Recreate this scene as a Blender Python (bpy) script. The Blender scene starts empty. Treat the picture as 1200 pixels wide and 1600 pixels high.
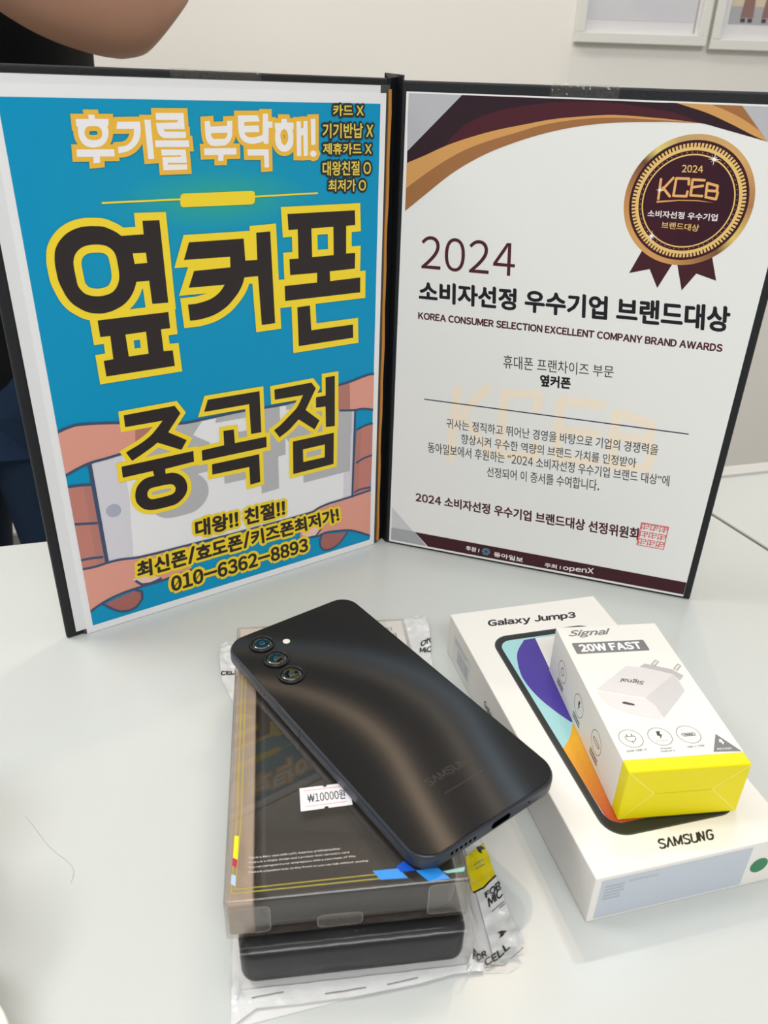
import bpy, bmesh, math, random
from mathutils import Vector, Matrix
from mathutils.geometry import delaunay_2d_cdt
random.seed(7)
S = bpy.context.scene
COL = S.collection
MM = 0.001

# ------------------------------------------------------------------ camera, world, lights, exposure
CAM_F, CAM_PITCH, CAM_ROLL, CAM_H = 1227.49, 0.498946, 0.0342836, 0.302646
cd = bpy.data.cameras.new('camera')
cd.sensor_fit = 'VERTICAL'; cd.sensor_height = 24.0; cd.lens = 24.0 * CAM_F / 1600.0
cd.clip_start = 0.01
cd.dof.use_dof = True; cd.dof.focus_distance = 0.45; cd.dof.aperture_fstop = 12.0
cam = bpy.data.objects.new('camera', cd); COL.objects.link(cam)
_f = Vector((0, math.cos(CAM_PITCH), -math.sin(CAM_PITCH))); _r = Vector((1, 0, 0)); _u = _r.cross(_f)
_c, _s = math.cos(CAM_ROLL), math.sin(CAM_ROLL)
R_, U_ = _c * _r + _s * _u, _c * _u - _s * _r
cam.matrix_world = Matrix(((R_.x, U_.x, -_f.x, 0), (R_.y, U_.y, -_f.y, 0), (R_.z, U_.z, -_f.z, CAM_H), (0, 0, 0, 1)))
S.camera = cam
S.view_settings.view_transform = 'Standard'; S.view_settings.look = 'None'
S.view_settings.gamma = 1.0; S.view_settings.use_curve_mapping = False
S.view_settings.exposure = 0.0
S.cycles.use_denoising = True
S.cycles.max_bounces = 12; S.cycles.transparent_max_bounces = 24; S.cycles.transmission_bounces = 10
S.cycles.sample_clamp_indirect = 6.0

W = bpy.data.worlds.new('room_light'); S.world = W; W.use_nodes = True
W.node_tree.nodes['Background'].inputs[0].default_value = (0.965, 0.985, 1.0, 1)
W.node_tree.nodes['Background'].inputs[1].default_value = 0.36

def area(name, loc, size, sizey, power, color, rot=(0, 0, 0), shape='RECTANGLE'):
    l = bpy.data.lights.new(name, 'AREA'); l.shape = shape; l.size = size; l.size_y = sizey
    l.energy = power; l.color = color
    o = bpy.data.objects.new(name, l); o.location = loc; o.rotation_euler = rot; COL.objects.link(o)
    return o
area('overhead_fill', (0.1, -1.15, 1.60), 1.7, 0.6, 27.5, (1, 0.995, 0.98), rot=(0.55, 0, 0))  # unseen fill behind the camera, tilted to brighten upright surfaces
area('overhead_fill', (-0.45, 0.50, 1.72), 1.6, 0.35, 8, (1, 0.985, 0.955))
area('overhead_fill', (-1.55, 0.85, 1.72), 0.45, 1.2, 23, (1, 0.98, 0.945))  # added wall washer, brightens the left of the back wall
area('ceiling_lamp', (0.33, 1.27, 1.70), 0.04, 0.04, 3.7, (1, 0.74, 0.50), shape='DISK')
area('ceiling_lamp', (0.47, 1.42, 1.70), 0.04, 0.04, 1.3, (1, 0.80, 0.58), shape='DISK')
area('ceiling_lamp', (0.60, 1.33, 1.70), 0.05, 0.05, 2.1, (0.60, 0.82, 1), shape='DISK')

# ------------------------------------------------------------------ small helpers
def lin(c): return c / 12.92 if c <= 0.04045 else ((c + 0.055) / 1.055) ** 2.4
def rgb(r, g, b, k=1.0): return tuple(min(0.95, lin(v / 255.0) / k) for v in (r, g, b)) + (1.0,)
MATS = {}
def mat(name, col, rough=0.5, spec=0.5, metal=0.0, coat=0.0, bump=None, trans=0.0, alpha=1.0, noise=None):
    if name in MATS: return MATS[name]
    m = bpy.data.materials.new(name); m.use_nodes = True; nt = m.node_tree; b = nt.nodes['Principled BSDF']
    b.inputs['Base Color'].default_value = col; b.inputs['Roughness'].default_value = rough
    b.inputs['Specular IOR Level'].default_value = spec; b.inputs['Metallic'].default_value = metal
    b.inputs['Coat Weight'].default_value = coat; b.inputs['Alpha'].default_value = alpha
    if trans: b.inputs['Transmission Weight'].default_value = trans
    if bump:
        sc, st = bump
        tc = nt.nodes.new('ShaderNodeTexCoord'); n = nt.nodes.new('ShaderNodeTexNoise'); n.inputs['Scale'].default_value = sc; n.inputs['Detail'].default_value = 4
        nt.links.new(tc.outputs['Object'], n.inputs['Vector'])
        bp = nt.nodes.new('ShaderNodeBump'); bp.inputs['Strength'].default_value = st; bp.inputs['Distance'].default_value = 0.001
        nt.links.new(n.outputs['Fac'], bp.inputs['Height']); nt.links.new(bp.outputs['Normal'], b.inputs['Normal'])
    if noise:
        sc, c2 = noise
        tc = nt.nodes.new('ShaderNodeTexCoord'); n = nt.nodes.new('ShaderNodeTexNoise'); n.inputs['Scale'].default_value = sc; n.inputs['Detail'].default_value = 6
        nt.links.new(tc.outputs['Object'], n.inputs['Vector'])
        mx = nt.nodes.new('ShaderNodeMix'); mx.data_type = 'RGBA'
        mx.inputs[6].default_value = col; mx.inputs[7].default_value = c2
        nt.links.new(n.outputs['Fac'], mx.inputs[0]); nt.links.new(mx.outputs[2], b.inputs['Base Color'])
    MATS[name] = m
    return m
def film(name, tint=(1, 1, 1, 1), rough=0.03, ior=1.5, haze=0.0, hazecol=(0.8, 0.8, 0.8, 1), bump=None):
    """thin clear plastic sheet: see-through, with the mirror reflection its angle gives it"""
    if name in MATS: return MATS[name]
    m = bpy.data.materials.new(name); m.use_nodes = True; nt = m.node_tree; nt.nodes.remove(nt.nodes['Principled BSDF'])
    out = nt.nodes['Material Output']
    t = nt.nodes.new('ShaderNodeBsdfTransparent'); t.inputs[0].default_value = tint
    g = nt.nodes.new('ShaderNodeBsdfGlossy'); g.inputs['Roughness'].default_value = rough
    # the same reflectance seen from either side of the thin sheet
    ge = nt.nodes.new('ShaderNodeNewGeometry'); dp = nt.nodes.new('ShaderNodeVectorMath'); dp.operation = 'DOT_PRODUCT'
    nt.links.new(ge.outputs['Normal'], dp.inputs[0]); nt.links.new(ge.outputs['Incoming'], dp.inputs[1])
    def mth(op, a, b):
        n = nt.nodes.new('ShaderNodeMath'); n.operation = op
        for i, x in enumerate((a, b)):
            if x is None: continue
            if isinstance(x, (int, float)): n.inputs[i].default_value = x
            else: nt.links.new(x, n.inputs[i])
        return n.outputs[0]
    f0 = ((ior - 1) / (ior + 1)) ** 2
    fres = mth('MULTIPLY_ADD', mth('POWER', mth('SUBTRACT', 1.0, mth('ABSOLUTE', dp.outputs['Value'], None)), 5.0), 1 - f0)
    fres.node.inputs[2].default_value = f0
    mx = nt.nodes.new('ShaderNodeMixShader')
    src = t.outputs[0]
    if haze:
        d = nt.nodes.new('ShaderNodeBsdfDiffuse'); d.inputs[0].default_value = hazecol
        m2 = nt.nodes.new('ShaderNodeMixShader'); m2.inputs[0].default_value = haze
        nt.links.new(t.outputs[0], m2.inputs[1]); nt.links.new(d.outputs[0], m2.inputs[2]); src = m2.outputs[0]
    nt.links.new(fres, mx.inputs[0]); nt.links.new(src, mx.inputs[1]); nt.links.new(g.outputs[0], mx.inputs[2])
    nt.links.new(mx.outputs[0], out.inputs[0])
    if bump:
        sc, st, dist = bump
        tc = nt.nodes.new('ShaderNodeTexCoord'); n = nt.nodes.new('ShaderNodeTexNoise'); n.inputs['Scale'].default_value = sc; n.inputs['Detail'].default_value = 2
        nt.links.new(tc.outputs['Object'], n.inputs['Vector'])
        bp = nt.nodes.new('ShaderNodeBump'); bp.inputs['Strength'].default_value = st; bp.inputs['Distance'].default_value = dist
        nt.links.new(n.outputs['Fac'], bp.inputs['Height'])
        nt.links.new(bp.outputs['Normal'], g.inputs['Normal'])
    MATS[name] = m
    return m

def link(name, me, parent=None):
    o = bpy.data.objects.new(name, me); COL.objects.link(o)
    if parent: o.parent = parent
    return o
def tag(o, label, cat, group=None):
    o['label'] = label; o['category'] = cat
    if group: o['group'] = group
    return o
def structure(o): o['kind'] = 'structure'; return o
def frame_matrix(o, x, y):
    x = Vector(x); y = Vector(y); n = x.cross(y)
    return Matrix(((x.x, y.x, n.x, o[0] * MM), (x.y, y.y, n.y, o[1] * MM), (x.z, y.z, n.z, o[2] * MM), (0, 0, 0, 1)))
def empty(name, mw, label, cat, group=None):
    o = bpy.data.objects.new(name, None); COL.objects.link(o); o.empty_display_size = 0.02
    o.matrix_world = mw
    return tag(o, label, cat, group)
def mesh_obj(name, verts, faces, mats, parent=None, fm=None, smooth=False, scale=MM):
    me = bpy.data.meshes.new(name)
    me.from_pydata([tuple(c * scale for c in v) for v in verts], [], faces)
    for m in (mats if isinstance(mats, (list, tuple)) else [mats]): me.materials.append(m)
    if fm: me.polygons.foreach_set('material_index', fm)
    if smooth: me.polygons.foreach_set('use_smooth', [True] * len(me.polygons))
    me.update()
    return link(name, me, parent)

# ---- flat print: polygons united in the plane, so no two faces of one ink overlap
def area2(r): return sum(r[i][0] * r[(i + 1) % len(r)][1] - r[(i + 1) % len(r)][0] * r[i][1] for i in range(len(r)))
def ccw(r): return list(r) if area2(r) > 0 else list(reversed(r))
def edge_quads(ring, w, outside_ccw=True, round_=False):
    """pieces that widen a ring by w on its outer side (mitred at outer corners), or both sides when rounded"""
    ps = []; n = len(ring)
    nor = []
    for i in range(n):
        a, b = ring[i], ring[(i + 1) % n]; dx, dy = b[0] - a[0], b[1] - a[1]; L = math.hypot(dx, dy) or 1e-9
        nor.append((dy / L, -dx / L))
    if round_:
        for i in range(n):
            a, b = ring[i], ring[(i + 1) % n]; nx, ny = nor[i]
            if math.hypot(b[0] - a[0], b[1] - a[1]) > 1e-6:
                ps.append([(a[0] + nx * w, a[1] + ny * w), (b[0] + nx * w, b[1] + ny * w), (b[0] - nx * w, b[1] - ny * w), (a[0] - nx * w, a[1] - ny * w)])
            ps.append([(a[0] + w * math.cos(k * math.pi / 4 + .3), a[1] + w * math.sin(k * math.pi / 4 + .3)) for k in range(8)])
        return ps
    for i in range(n):
        a, b = ring[i], ring[(i + 1) % n]; n0 = nor[i - 1]; n1 = nor[i]; n2 = nor[(i + 1) % n]
        def off(p, m, q):
            cr = m[0] * q[1] - m[1] * q[0]; dt = m[0] * q[0] + m[1] * q[1]
            if cr > 0 and dt > -0.6:
                k = w / (1 + dt); return (p[0] + (m[0] + q[0]) * k, p[1] + (m[1] + q[1]) * k)
            return None
        oa = off(a, n0, n1) or (a[0] + n1[0] * w, a[1] + n1[1] * w)
        ob = off(b, n1, n2) or (b[0] + n1[0] * w, b[1] + n1[1] * w)
        ps.append([a, oa, ob, b])
    return ps
def smooth(r, closed=True, lim=38, n=4):
    """round the gentle bends of a traced line, keep its corners"""
    m = len(r); out = []
    def P(i): return r[i % m]
    def corner(i):
        if not closed and (i <= 0 or i >= m - 1): return True
        a, b, c = P(i - 1), P(i), P(i + 1); t = math.atan2(b[1] - a[1], b[0] - a[0]) - math.atan2(c[1] - b[1], c[0] - b[0])
        t = abs((math.degrees(t) + 180) % 360 - 180); return t > lim or t < 2.5
    for i in range(m if closed else m - 1):
        a, b = P(i), P(i + 1); L = math.hypot(b[0] - a[0], b[1] - a[1]); out.append(a)
        ca, cb = corner(i), corner(i + 1)
        if ca and cb or L < .2: continue
        def tan(j):
            p, q = P(j - 1), P(j + 1); d = math.hypot(q[0] - p[0], q[1] - p[1]) or 1e-9; return ((q[0] - p[0]) / d * L, (q[1] - p[1]) / d * L)
        ta = (b[0] - a[0], b[1] - a[1]) if ca else tan(i); tb = (b[0] - a[0], b[1] - a[1]) if cb else tan(i + 1)
        for k in range(1, n):
            t = k / n; h1 = 2 * t ** 3 - 3 * t * t + 1; h2 = t ** 3 - 2 * t * t + t; h3 = -2 * t ** 3 + 3 * t * t; h4 = t ** 3 - t * t
            out.append((h1 * a[0] + h2 * ta[0] + h3 * b[0] + h4 * tb[0], h1 * a[1] + h2 * ta[1] + h3 * b[1] + h4 * tb[1]))
    if not closed: out.append(r[-1])
    return out
def unite(add, cut=(), clip=None, extra=()):
    """plane union of the polygons in add, less those in cut, kept inside clip"""
    vs, fs, kind = [], [], []
    for k, grp in ((0, add), (1, cut), (2, [clip] if clip else [])):
        for r in grp:
            if len(r) < 3 or abs(area2(r)) < 1e-7: continue
            r = ccw(r); i0 = len(vs); vs += [Vector((p[0], p[1])) for p in r]; fs.append(list(range(i0, i0 + len(r)))); kind.append(k)
    vs += [Vector(p) for p in extra]
    v, e, f, ov, oe, of = delaunay_2d_cdt(vs, [], fs, 0, 1e-5, True)
    keep = []
    for face, o in zip(f, of):
        c = centroid(face, v); ks = {kind[i] for i in o if inside(c, vs, fs[i])}
        if 0 in ks and 1 not in ks and (clip is None or 2 in ks): keep.append(ccw_idx(face, v))
    return [(p.x, p.y) for p in v], keep
def centroid(face, v): return (sum(v[i].x for i in face) / len(face), sum(v[i].y for i in face) / len(face))
def inside(p, vs, ids):
    r = False; j = ids[-1]
    for i in ids:
        a, b = vs[i], vs[j]
        if (a.y > p[1]) != (b.y > p[1]) and p[0] < (b.x - a.x) * (p[1] - a.y) / (b.y - a.y) + a.x: r = not r
        j = i
    return r
def ccw_idx(face, v):
    a = sum(v[face[i]].x * v[face[(i + 1) % len(face)]].y - v[face[(i + 1) % len(face)]].x * v[face[i]].y for i in range(len(face)))
    return list(face) if a > 0 else list(reversed(face))
def stroke(pts, w):
    h = w / 2; ps = []
    for a, b in zip(pts, pts[1:]):
        dx, dy = b[0] - a[0], b[1] - a[1]; L = math.hypot(dx, dy) or 1e-9; nx, ny = -dy / L * h, dx / L * h
        ps.append([(a[0] + nx, a[1] + ny), (a[0] - nx, a[1] - ny), (b[0] - nx, b[1] - ny), (b[0] + nx, b[1] + ny)])
    for p in pts[1:-1]: ps.append(disc(p, h, 10))
    return ps
def disc(c, r, n=24, ry=None): return [(c[0] + r * math.cos(2 * math.pi * k / n), c[1] + (ry or r) * math.sin(2 * math.pi * k / n)) for k in range(n)]
def rect(u0, v0, u1, v1): return [(u0, v0), (u1, v0), (u1, v1), (u0, v1)]
def rrect(u0, v0, u1, v1, r, n=8):
    ps = []
    for cx, cy, a0 in ((u1 - r, v0 + r, -90), (u1 - r, v1 - r, 0), (u0 + r, v1 - r, 90), (u0 + r, v0 + r, 180)):
        for k in range(n + 1):
            a = math.radians(a0 + 90 * k / n); ps.append((cx + r * math.cos(a), cy + r * math.sin(a)))
    return ps

TXT = {}
def glyph(ch, res):
    if (ch, res) in TXT: return TXT[ch, res]
    bars = {'\uff49': ((0, 0, .085, .545), (-.008, .64, .093, .74)), '\uff4c': ((0, 0, .085, .77),), '\uff29': ((0, 0, .092, .733),)}.get(ch)
    if ch == '\uff0f': TXT[ch, res] = ([(0, -.06), (.085, -.06), (.36, .86), (.275, .86)], [[0, 1, 2, 3]]); return TXT[ch, res]
    if bars: TXT[ch, res] = ([p for b in bars for p in rect(*b)], [[k * 4, k * 4 + 1, k * 4 + 2, k * 4 + 3] for k in range(len(bars))]); return TXT[ch, res]
    c = bpy.data.curves.new('txt', 'FONT'); c.body = ch; c.size = 1.0; c.resolution_u = res
    o = bpy.data.objects.new('txt', c); COL.objects.link(o)
    bpy.context.view_layer.update()
    dg = bpy.context.evaluated_depsgraph_get(); ev = o.evaluated_get(dg); me = ev.to_mesh()
    vs = [(v.co.x, v.co.y) for v in me.vertices]; fs = [list(p.vertices) for p in me.polygons]
    ev.to_mesh_clear(); bpy.data.objects.remove(o); bpy.data.curves.remove(c)
    fs = [f if area2([vs[i] for i in f]) > 0 else f[::-1] for f in fs]
    TXT[ch, res] = (vs, fs)
    return TXT[ch, res]
def text2d(body, res=3, shear=0.0):
    """one line of lettering; Latin letters use the sans full-width forms, set close"""
    X = 0.0; V, F = [], []
    for ch in body:
        if ch == ' ': X += .27; continue
        if 33 <= ord(ch) < 127:
            vs, fs = glyph(chr(ord(ch) + 0xFEE0), res); x0 = min(v[0] for v in vs); w = max(v[0] for v in vs) - x0
            k = .055 if ch not in '.,!|' else .09; dx = X + k - x0; X += w + 2 * k
        else:
            vs, fs = glyph(ch, res); w = max(v[0] for v in vs) - min(v[0] for v in vs)
            if ord(ch) < 0x3000: dx = X + .05 - min(v[0] for v in vs); X += w + .1
            else: dx = X; X += .92
        i0 = len(V); V += [(v[0] + dx + shear * v[1], v[1]) for v in vs]; F += [[i + i0 for i in f] for f in fs]
    return V, F
def text_quad(body, quad, shear=0.0, res=3):
    """lettering stretched over the four corners BL, BR, TR, TL (mm)"""
    vs, fs = text2d(body, res, shear)
    x0 = min(v[0] for v in vs); x1 = max(v[0] for v in vs); y0 = min(v[1] for v in vs); y1 = max(v[1] for v in vs)
    bl, br, tr, tl = quad; out = []
    for x, y in vs:
        s = (x - x0) / (x1 - x0); t = (y - y0) / (y1 - y0)
        out.append(tuple((1 - s) * (1 - t) * bl[i] + s * (1 - t) * br[i] + s * t * tr[i] + (1 - s) * t * tl[i] for i in (0, 1)))
    return out, fs
def boundary(vs, fs):
    cnt = {}
    for f in fs:
        for i in range(len(f)):
            k = (f[i], f[(i + 1) % len(f)]); cnt[tuple(sorted(k))] = cnt.get(tuple(sorted(k)), 0) + 1
    return [k for k, n in cnt.items() if n == 1]
def swell(vs, fs, w):
    """the same lettering grown by w all round"""
    add = [[vs[i] for i in f] for f in fs]
    for a, b in boundary(vs, fs):
        a, b = vs[a], vs[b]; dx, dy = b[0] - a[0], b[1] - a[1]; L = math.hypot(dx, dy)
        if L < 1e-5: continue
        nx, ny = -dy / L * w, dx / L * w
        add.append([(a[0] + nx, a[1] + ny), (a[0] - nx, a[1] - ny), (b[0] - nx, b[1] - ny), (b[0] + nx, b[1] + ny)])
        add.append([(a[0] + w * math.cos(k * math.pi / 3 + .2), a[1] + w * math.sin(k * math.pi / 3 + .2)) for k in range(6)])
    return unite(add)

class Print:
    """collects flat ink layers of one printed part, each a hair above the last"""
    def __init__(self): self.v = []; self.f = []; self.m = []; self.mats = []
    def raw(self, vs, fs, material, z):
        ids = sorted({i for f in fs for i in f}); mp = {k: n for n, k in enumerate(ids)}
        vs = [vs[k] for k in ids]; fs = [[mp[i] for i in f] for f in fs]
        if material not in self.mats: self.mats.append(material)
        i0 = len(self.v); self.v += [(p[0], p[1], z) for p in vs]; self.f += [[i + i0 for i in f] for f in fs]
        self.m += [self.mats.index(material)] * len(fs)
    def poly(self, ring, material, z): self.raw(*unite([ring]), material, z)
    def polys(self, rings, material, z, cut=(), clip=None): self.raw(*unite(rings, cut, clip), material, z)
    def text(self, body, quad, material, z, bold=0.0, shear=0.0, res=3):
        vs, fs = text_quad(body, quad, shear, res)
        if bold: vs, fs = swell(vs, fs, bold)   # bold: extra stroke in mm each side
        self.raw(vs, fs, material, z)
    def glyphs(self, glyphs, material, z, edge=None, ew=0.0, shadow=None):
        add = [g[0] for g in glyphs]; cut = [h for g in glyphs for h in g[1]]
        if edge:
            outs, bands, h2 = [], [], []
            for o, hs in glyphs:
                o = ccw(o); outs.append(o); bands += edge_quads(o, ew)
                for hh in hs:
                    hh = list(reversed(ccw(hh))); bands += edge_quads(hh, ew); h2.append(hh)
            self.raw(*unite_keep(outs, bands, h2), edge, z - 0.05)
            if shadow:
                sm, dx, dy, clip = shadow
                sh = lambda rs: [[(p[0] + dx, p[1] + dy) for p in r] for r in rs]
                self.raw(*unite_keep(sh(outs), sh(bands), sh(h2), clip), sm, z - 0.12)
        self.raw(*unite(add, cut), material, z)
    def build(self, name, parent): return mesh_obj(name, self.v, self.f, self.mats, parent, self.m)
def unite_keep(outs, bands, holes, clip=None):
    """union in which a counter only removes the letter body, not the edge bands laid into it"""
    vs, fs, kind = [], [], []
    for k, grp in ((0, outs), (3, bands), (1, holes), (2, [clip] if clip else [])):
        for r in grp:
            if abs(area2(r)) < 1e-7: continue
            r = ccw(r); i0 = len(vs); vs += [Vector((p[0], p[1])) for p in r]; fs.append(list(range(i0, i0 + len(r)))); kind.append(k)
    v, e, f, ov, oe, of = delaunay_2d_cdt(vs, [], fs, 0, 1e-5, True)
    keep = []
    for face, o in zip(f, of):
        c = centroid(face, v); ks = {kind[i] for i in o if inside(c, vs, fs[i])}
        if (3 in ks or (0 in ks and 1 not in ks)) and (clip is None or 2 in ks): keep.append(ccw_idx(face, v))
    return [(p.x, p.y) for p in v], keep

# ---- solids
def prism(ring, z0, z1, bev=0.0):
    """closed prism of a convex-or-not ring in mm; returns verts, faces"""
    ring = ccw(ring); n = len(ring)
    v = [(p[0], p[1], z0) for p in ring] + [(p[0], p[1], z1) for p in ring]
    f = [list(reversed(range(n))), list(range(n, 2 * n))] + [[i, (i + 1) % n, n + (i + 1) % n, n + i] for i in range(n)]
    return v, f
def bevel_obj(o, w, seg=2, angle=40):
    m = o.modifiers.new('edge', 'BEVEL'); m.width = w; m.segments = seg; m.limit_method = 'ANGLE'; m.angle_limit = math.radians(angle)
    return o
def box_obj(name, x0, y0, z0, x1, y1, z1, m, parent=None, bev=0.0, seg=2):
    o = mesh_obj(name, *prism(rect(x0, y0, x1, y1), z0, z1), m, parent)
    if bev: bevel_obj(o, bev * MM, seg)
    return o
def loft(rings, cap=True):
    n = len(rings[0]); v = [p for r in rings for p in r]; f = []
    for k in range(len(rings) - 1):
        for i in range(n): f.append([k * n + i, k * n + (i + 1) % n, (k + 1) * n + (i + 1) % n, (k + 1) * n + i])
    if cap: f.append(list(reversed(range(n)))); f.append(list(range((len(rings) - 1) * n, len(rings) * n)))
    return v, f
def rounded_slab(u0, v0, u1, v1, r, z0, z1, rb, steps=4):
    """slab with rounded plan corners and rounded rims"""
    rings = []
    for k in range(steps + 1):
        a = math.pi / 2 * k / steps; i = rb * (1 - math.sin(a)); rings.append((i, z0 + rb * (1 - math.cos(a))))
    for k in range(steps + 1):
        a = math.pi / 2 * k / steps; i = rb * (1 - math.cos(a)); rings.append((i, z1 - rb * (1 - math.sin(a))))
    return loft([[(p[0], p[1], z) for p in rrect(u0 + i, v0 + i, u1 - i, v1 - i, max(0.3, r - i))] for i, z in rings])
def lathe(profile, n=40, c=(0, 0)):
    return loft([[(c[0] + r * math.cos(2 * math.pi * k / n), c[1] + r * math.sin(2 * math.pi * k / n), z) for k in range(n)] for r, z in profile])
FR={"poster":[[-179.09746,384.46928,0.97116],[0.82288,0.56821,-0.0],[0.0,0.0,1.0]],"cert":[[4.52365,506.21565,2.17594],[0.95744,-0.28864,0.0],[0.0,0.0,1.0]],"jtop":[[89.4,205.8,27.5],[0.96426,0.26495,0.0],[-0.26495,0.96426,0.0]],"stop":[[104.78,234.79,56.1],[0.99122,0.13219,0.0],[-0.13219,0.99122,0.0]],"phone":[[18.6,192.1,49.7],[0.78907,0.6143,0.0],[-0.6143,0.78907,0.0]],"clear":[[-53.2,179.8,41.5],[0.98902,0.14781,0.0],[-0.14781,0.98902,0.0]],"table":[[0.0,0.0,0.0],[1.0,0.0,0.0],[-0.0,1.0,0.0]],"jfront":[[89.4,205.8,0.0],[0.96426,0.26495,0.0],[0.0,0.0,1.0]],"jside":[[41.17946,381.29581,0.0],[0.26495,-0.96426,-0.0],[0.0,0.0,1.0]],"sfront":[[104.78,234.79,27.5],[0.99122,0.13219,0.0],[0.0,0.0,1.0]],"sside":[[91.73266,332.62382,27.5],[0.13219,-0.99122,-0.0],[0.0,0.0,1.0]],"pz":[[0.0,0.0,3.0],[1.0,0.0,0.0],[-0.0,1.0,0.0]]}
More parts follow.
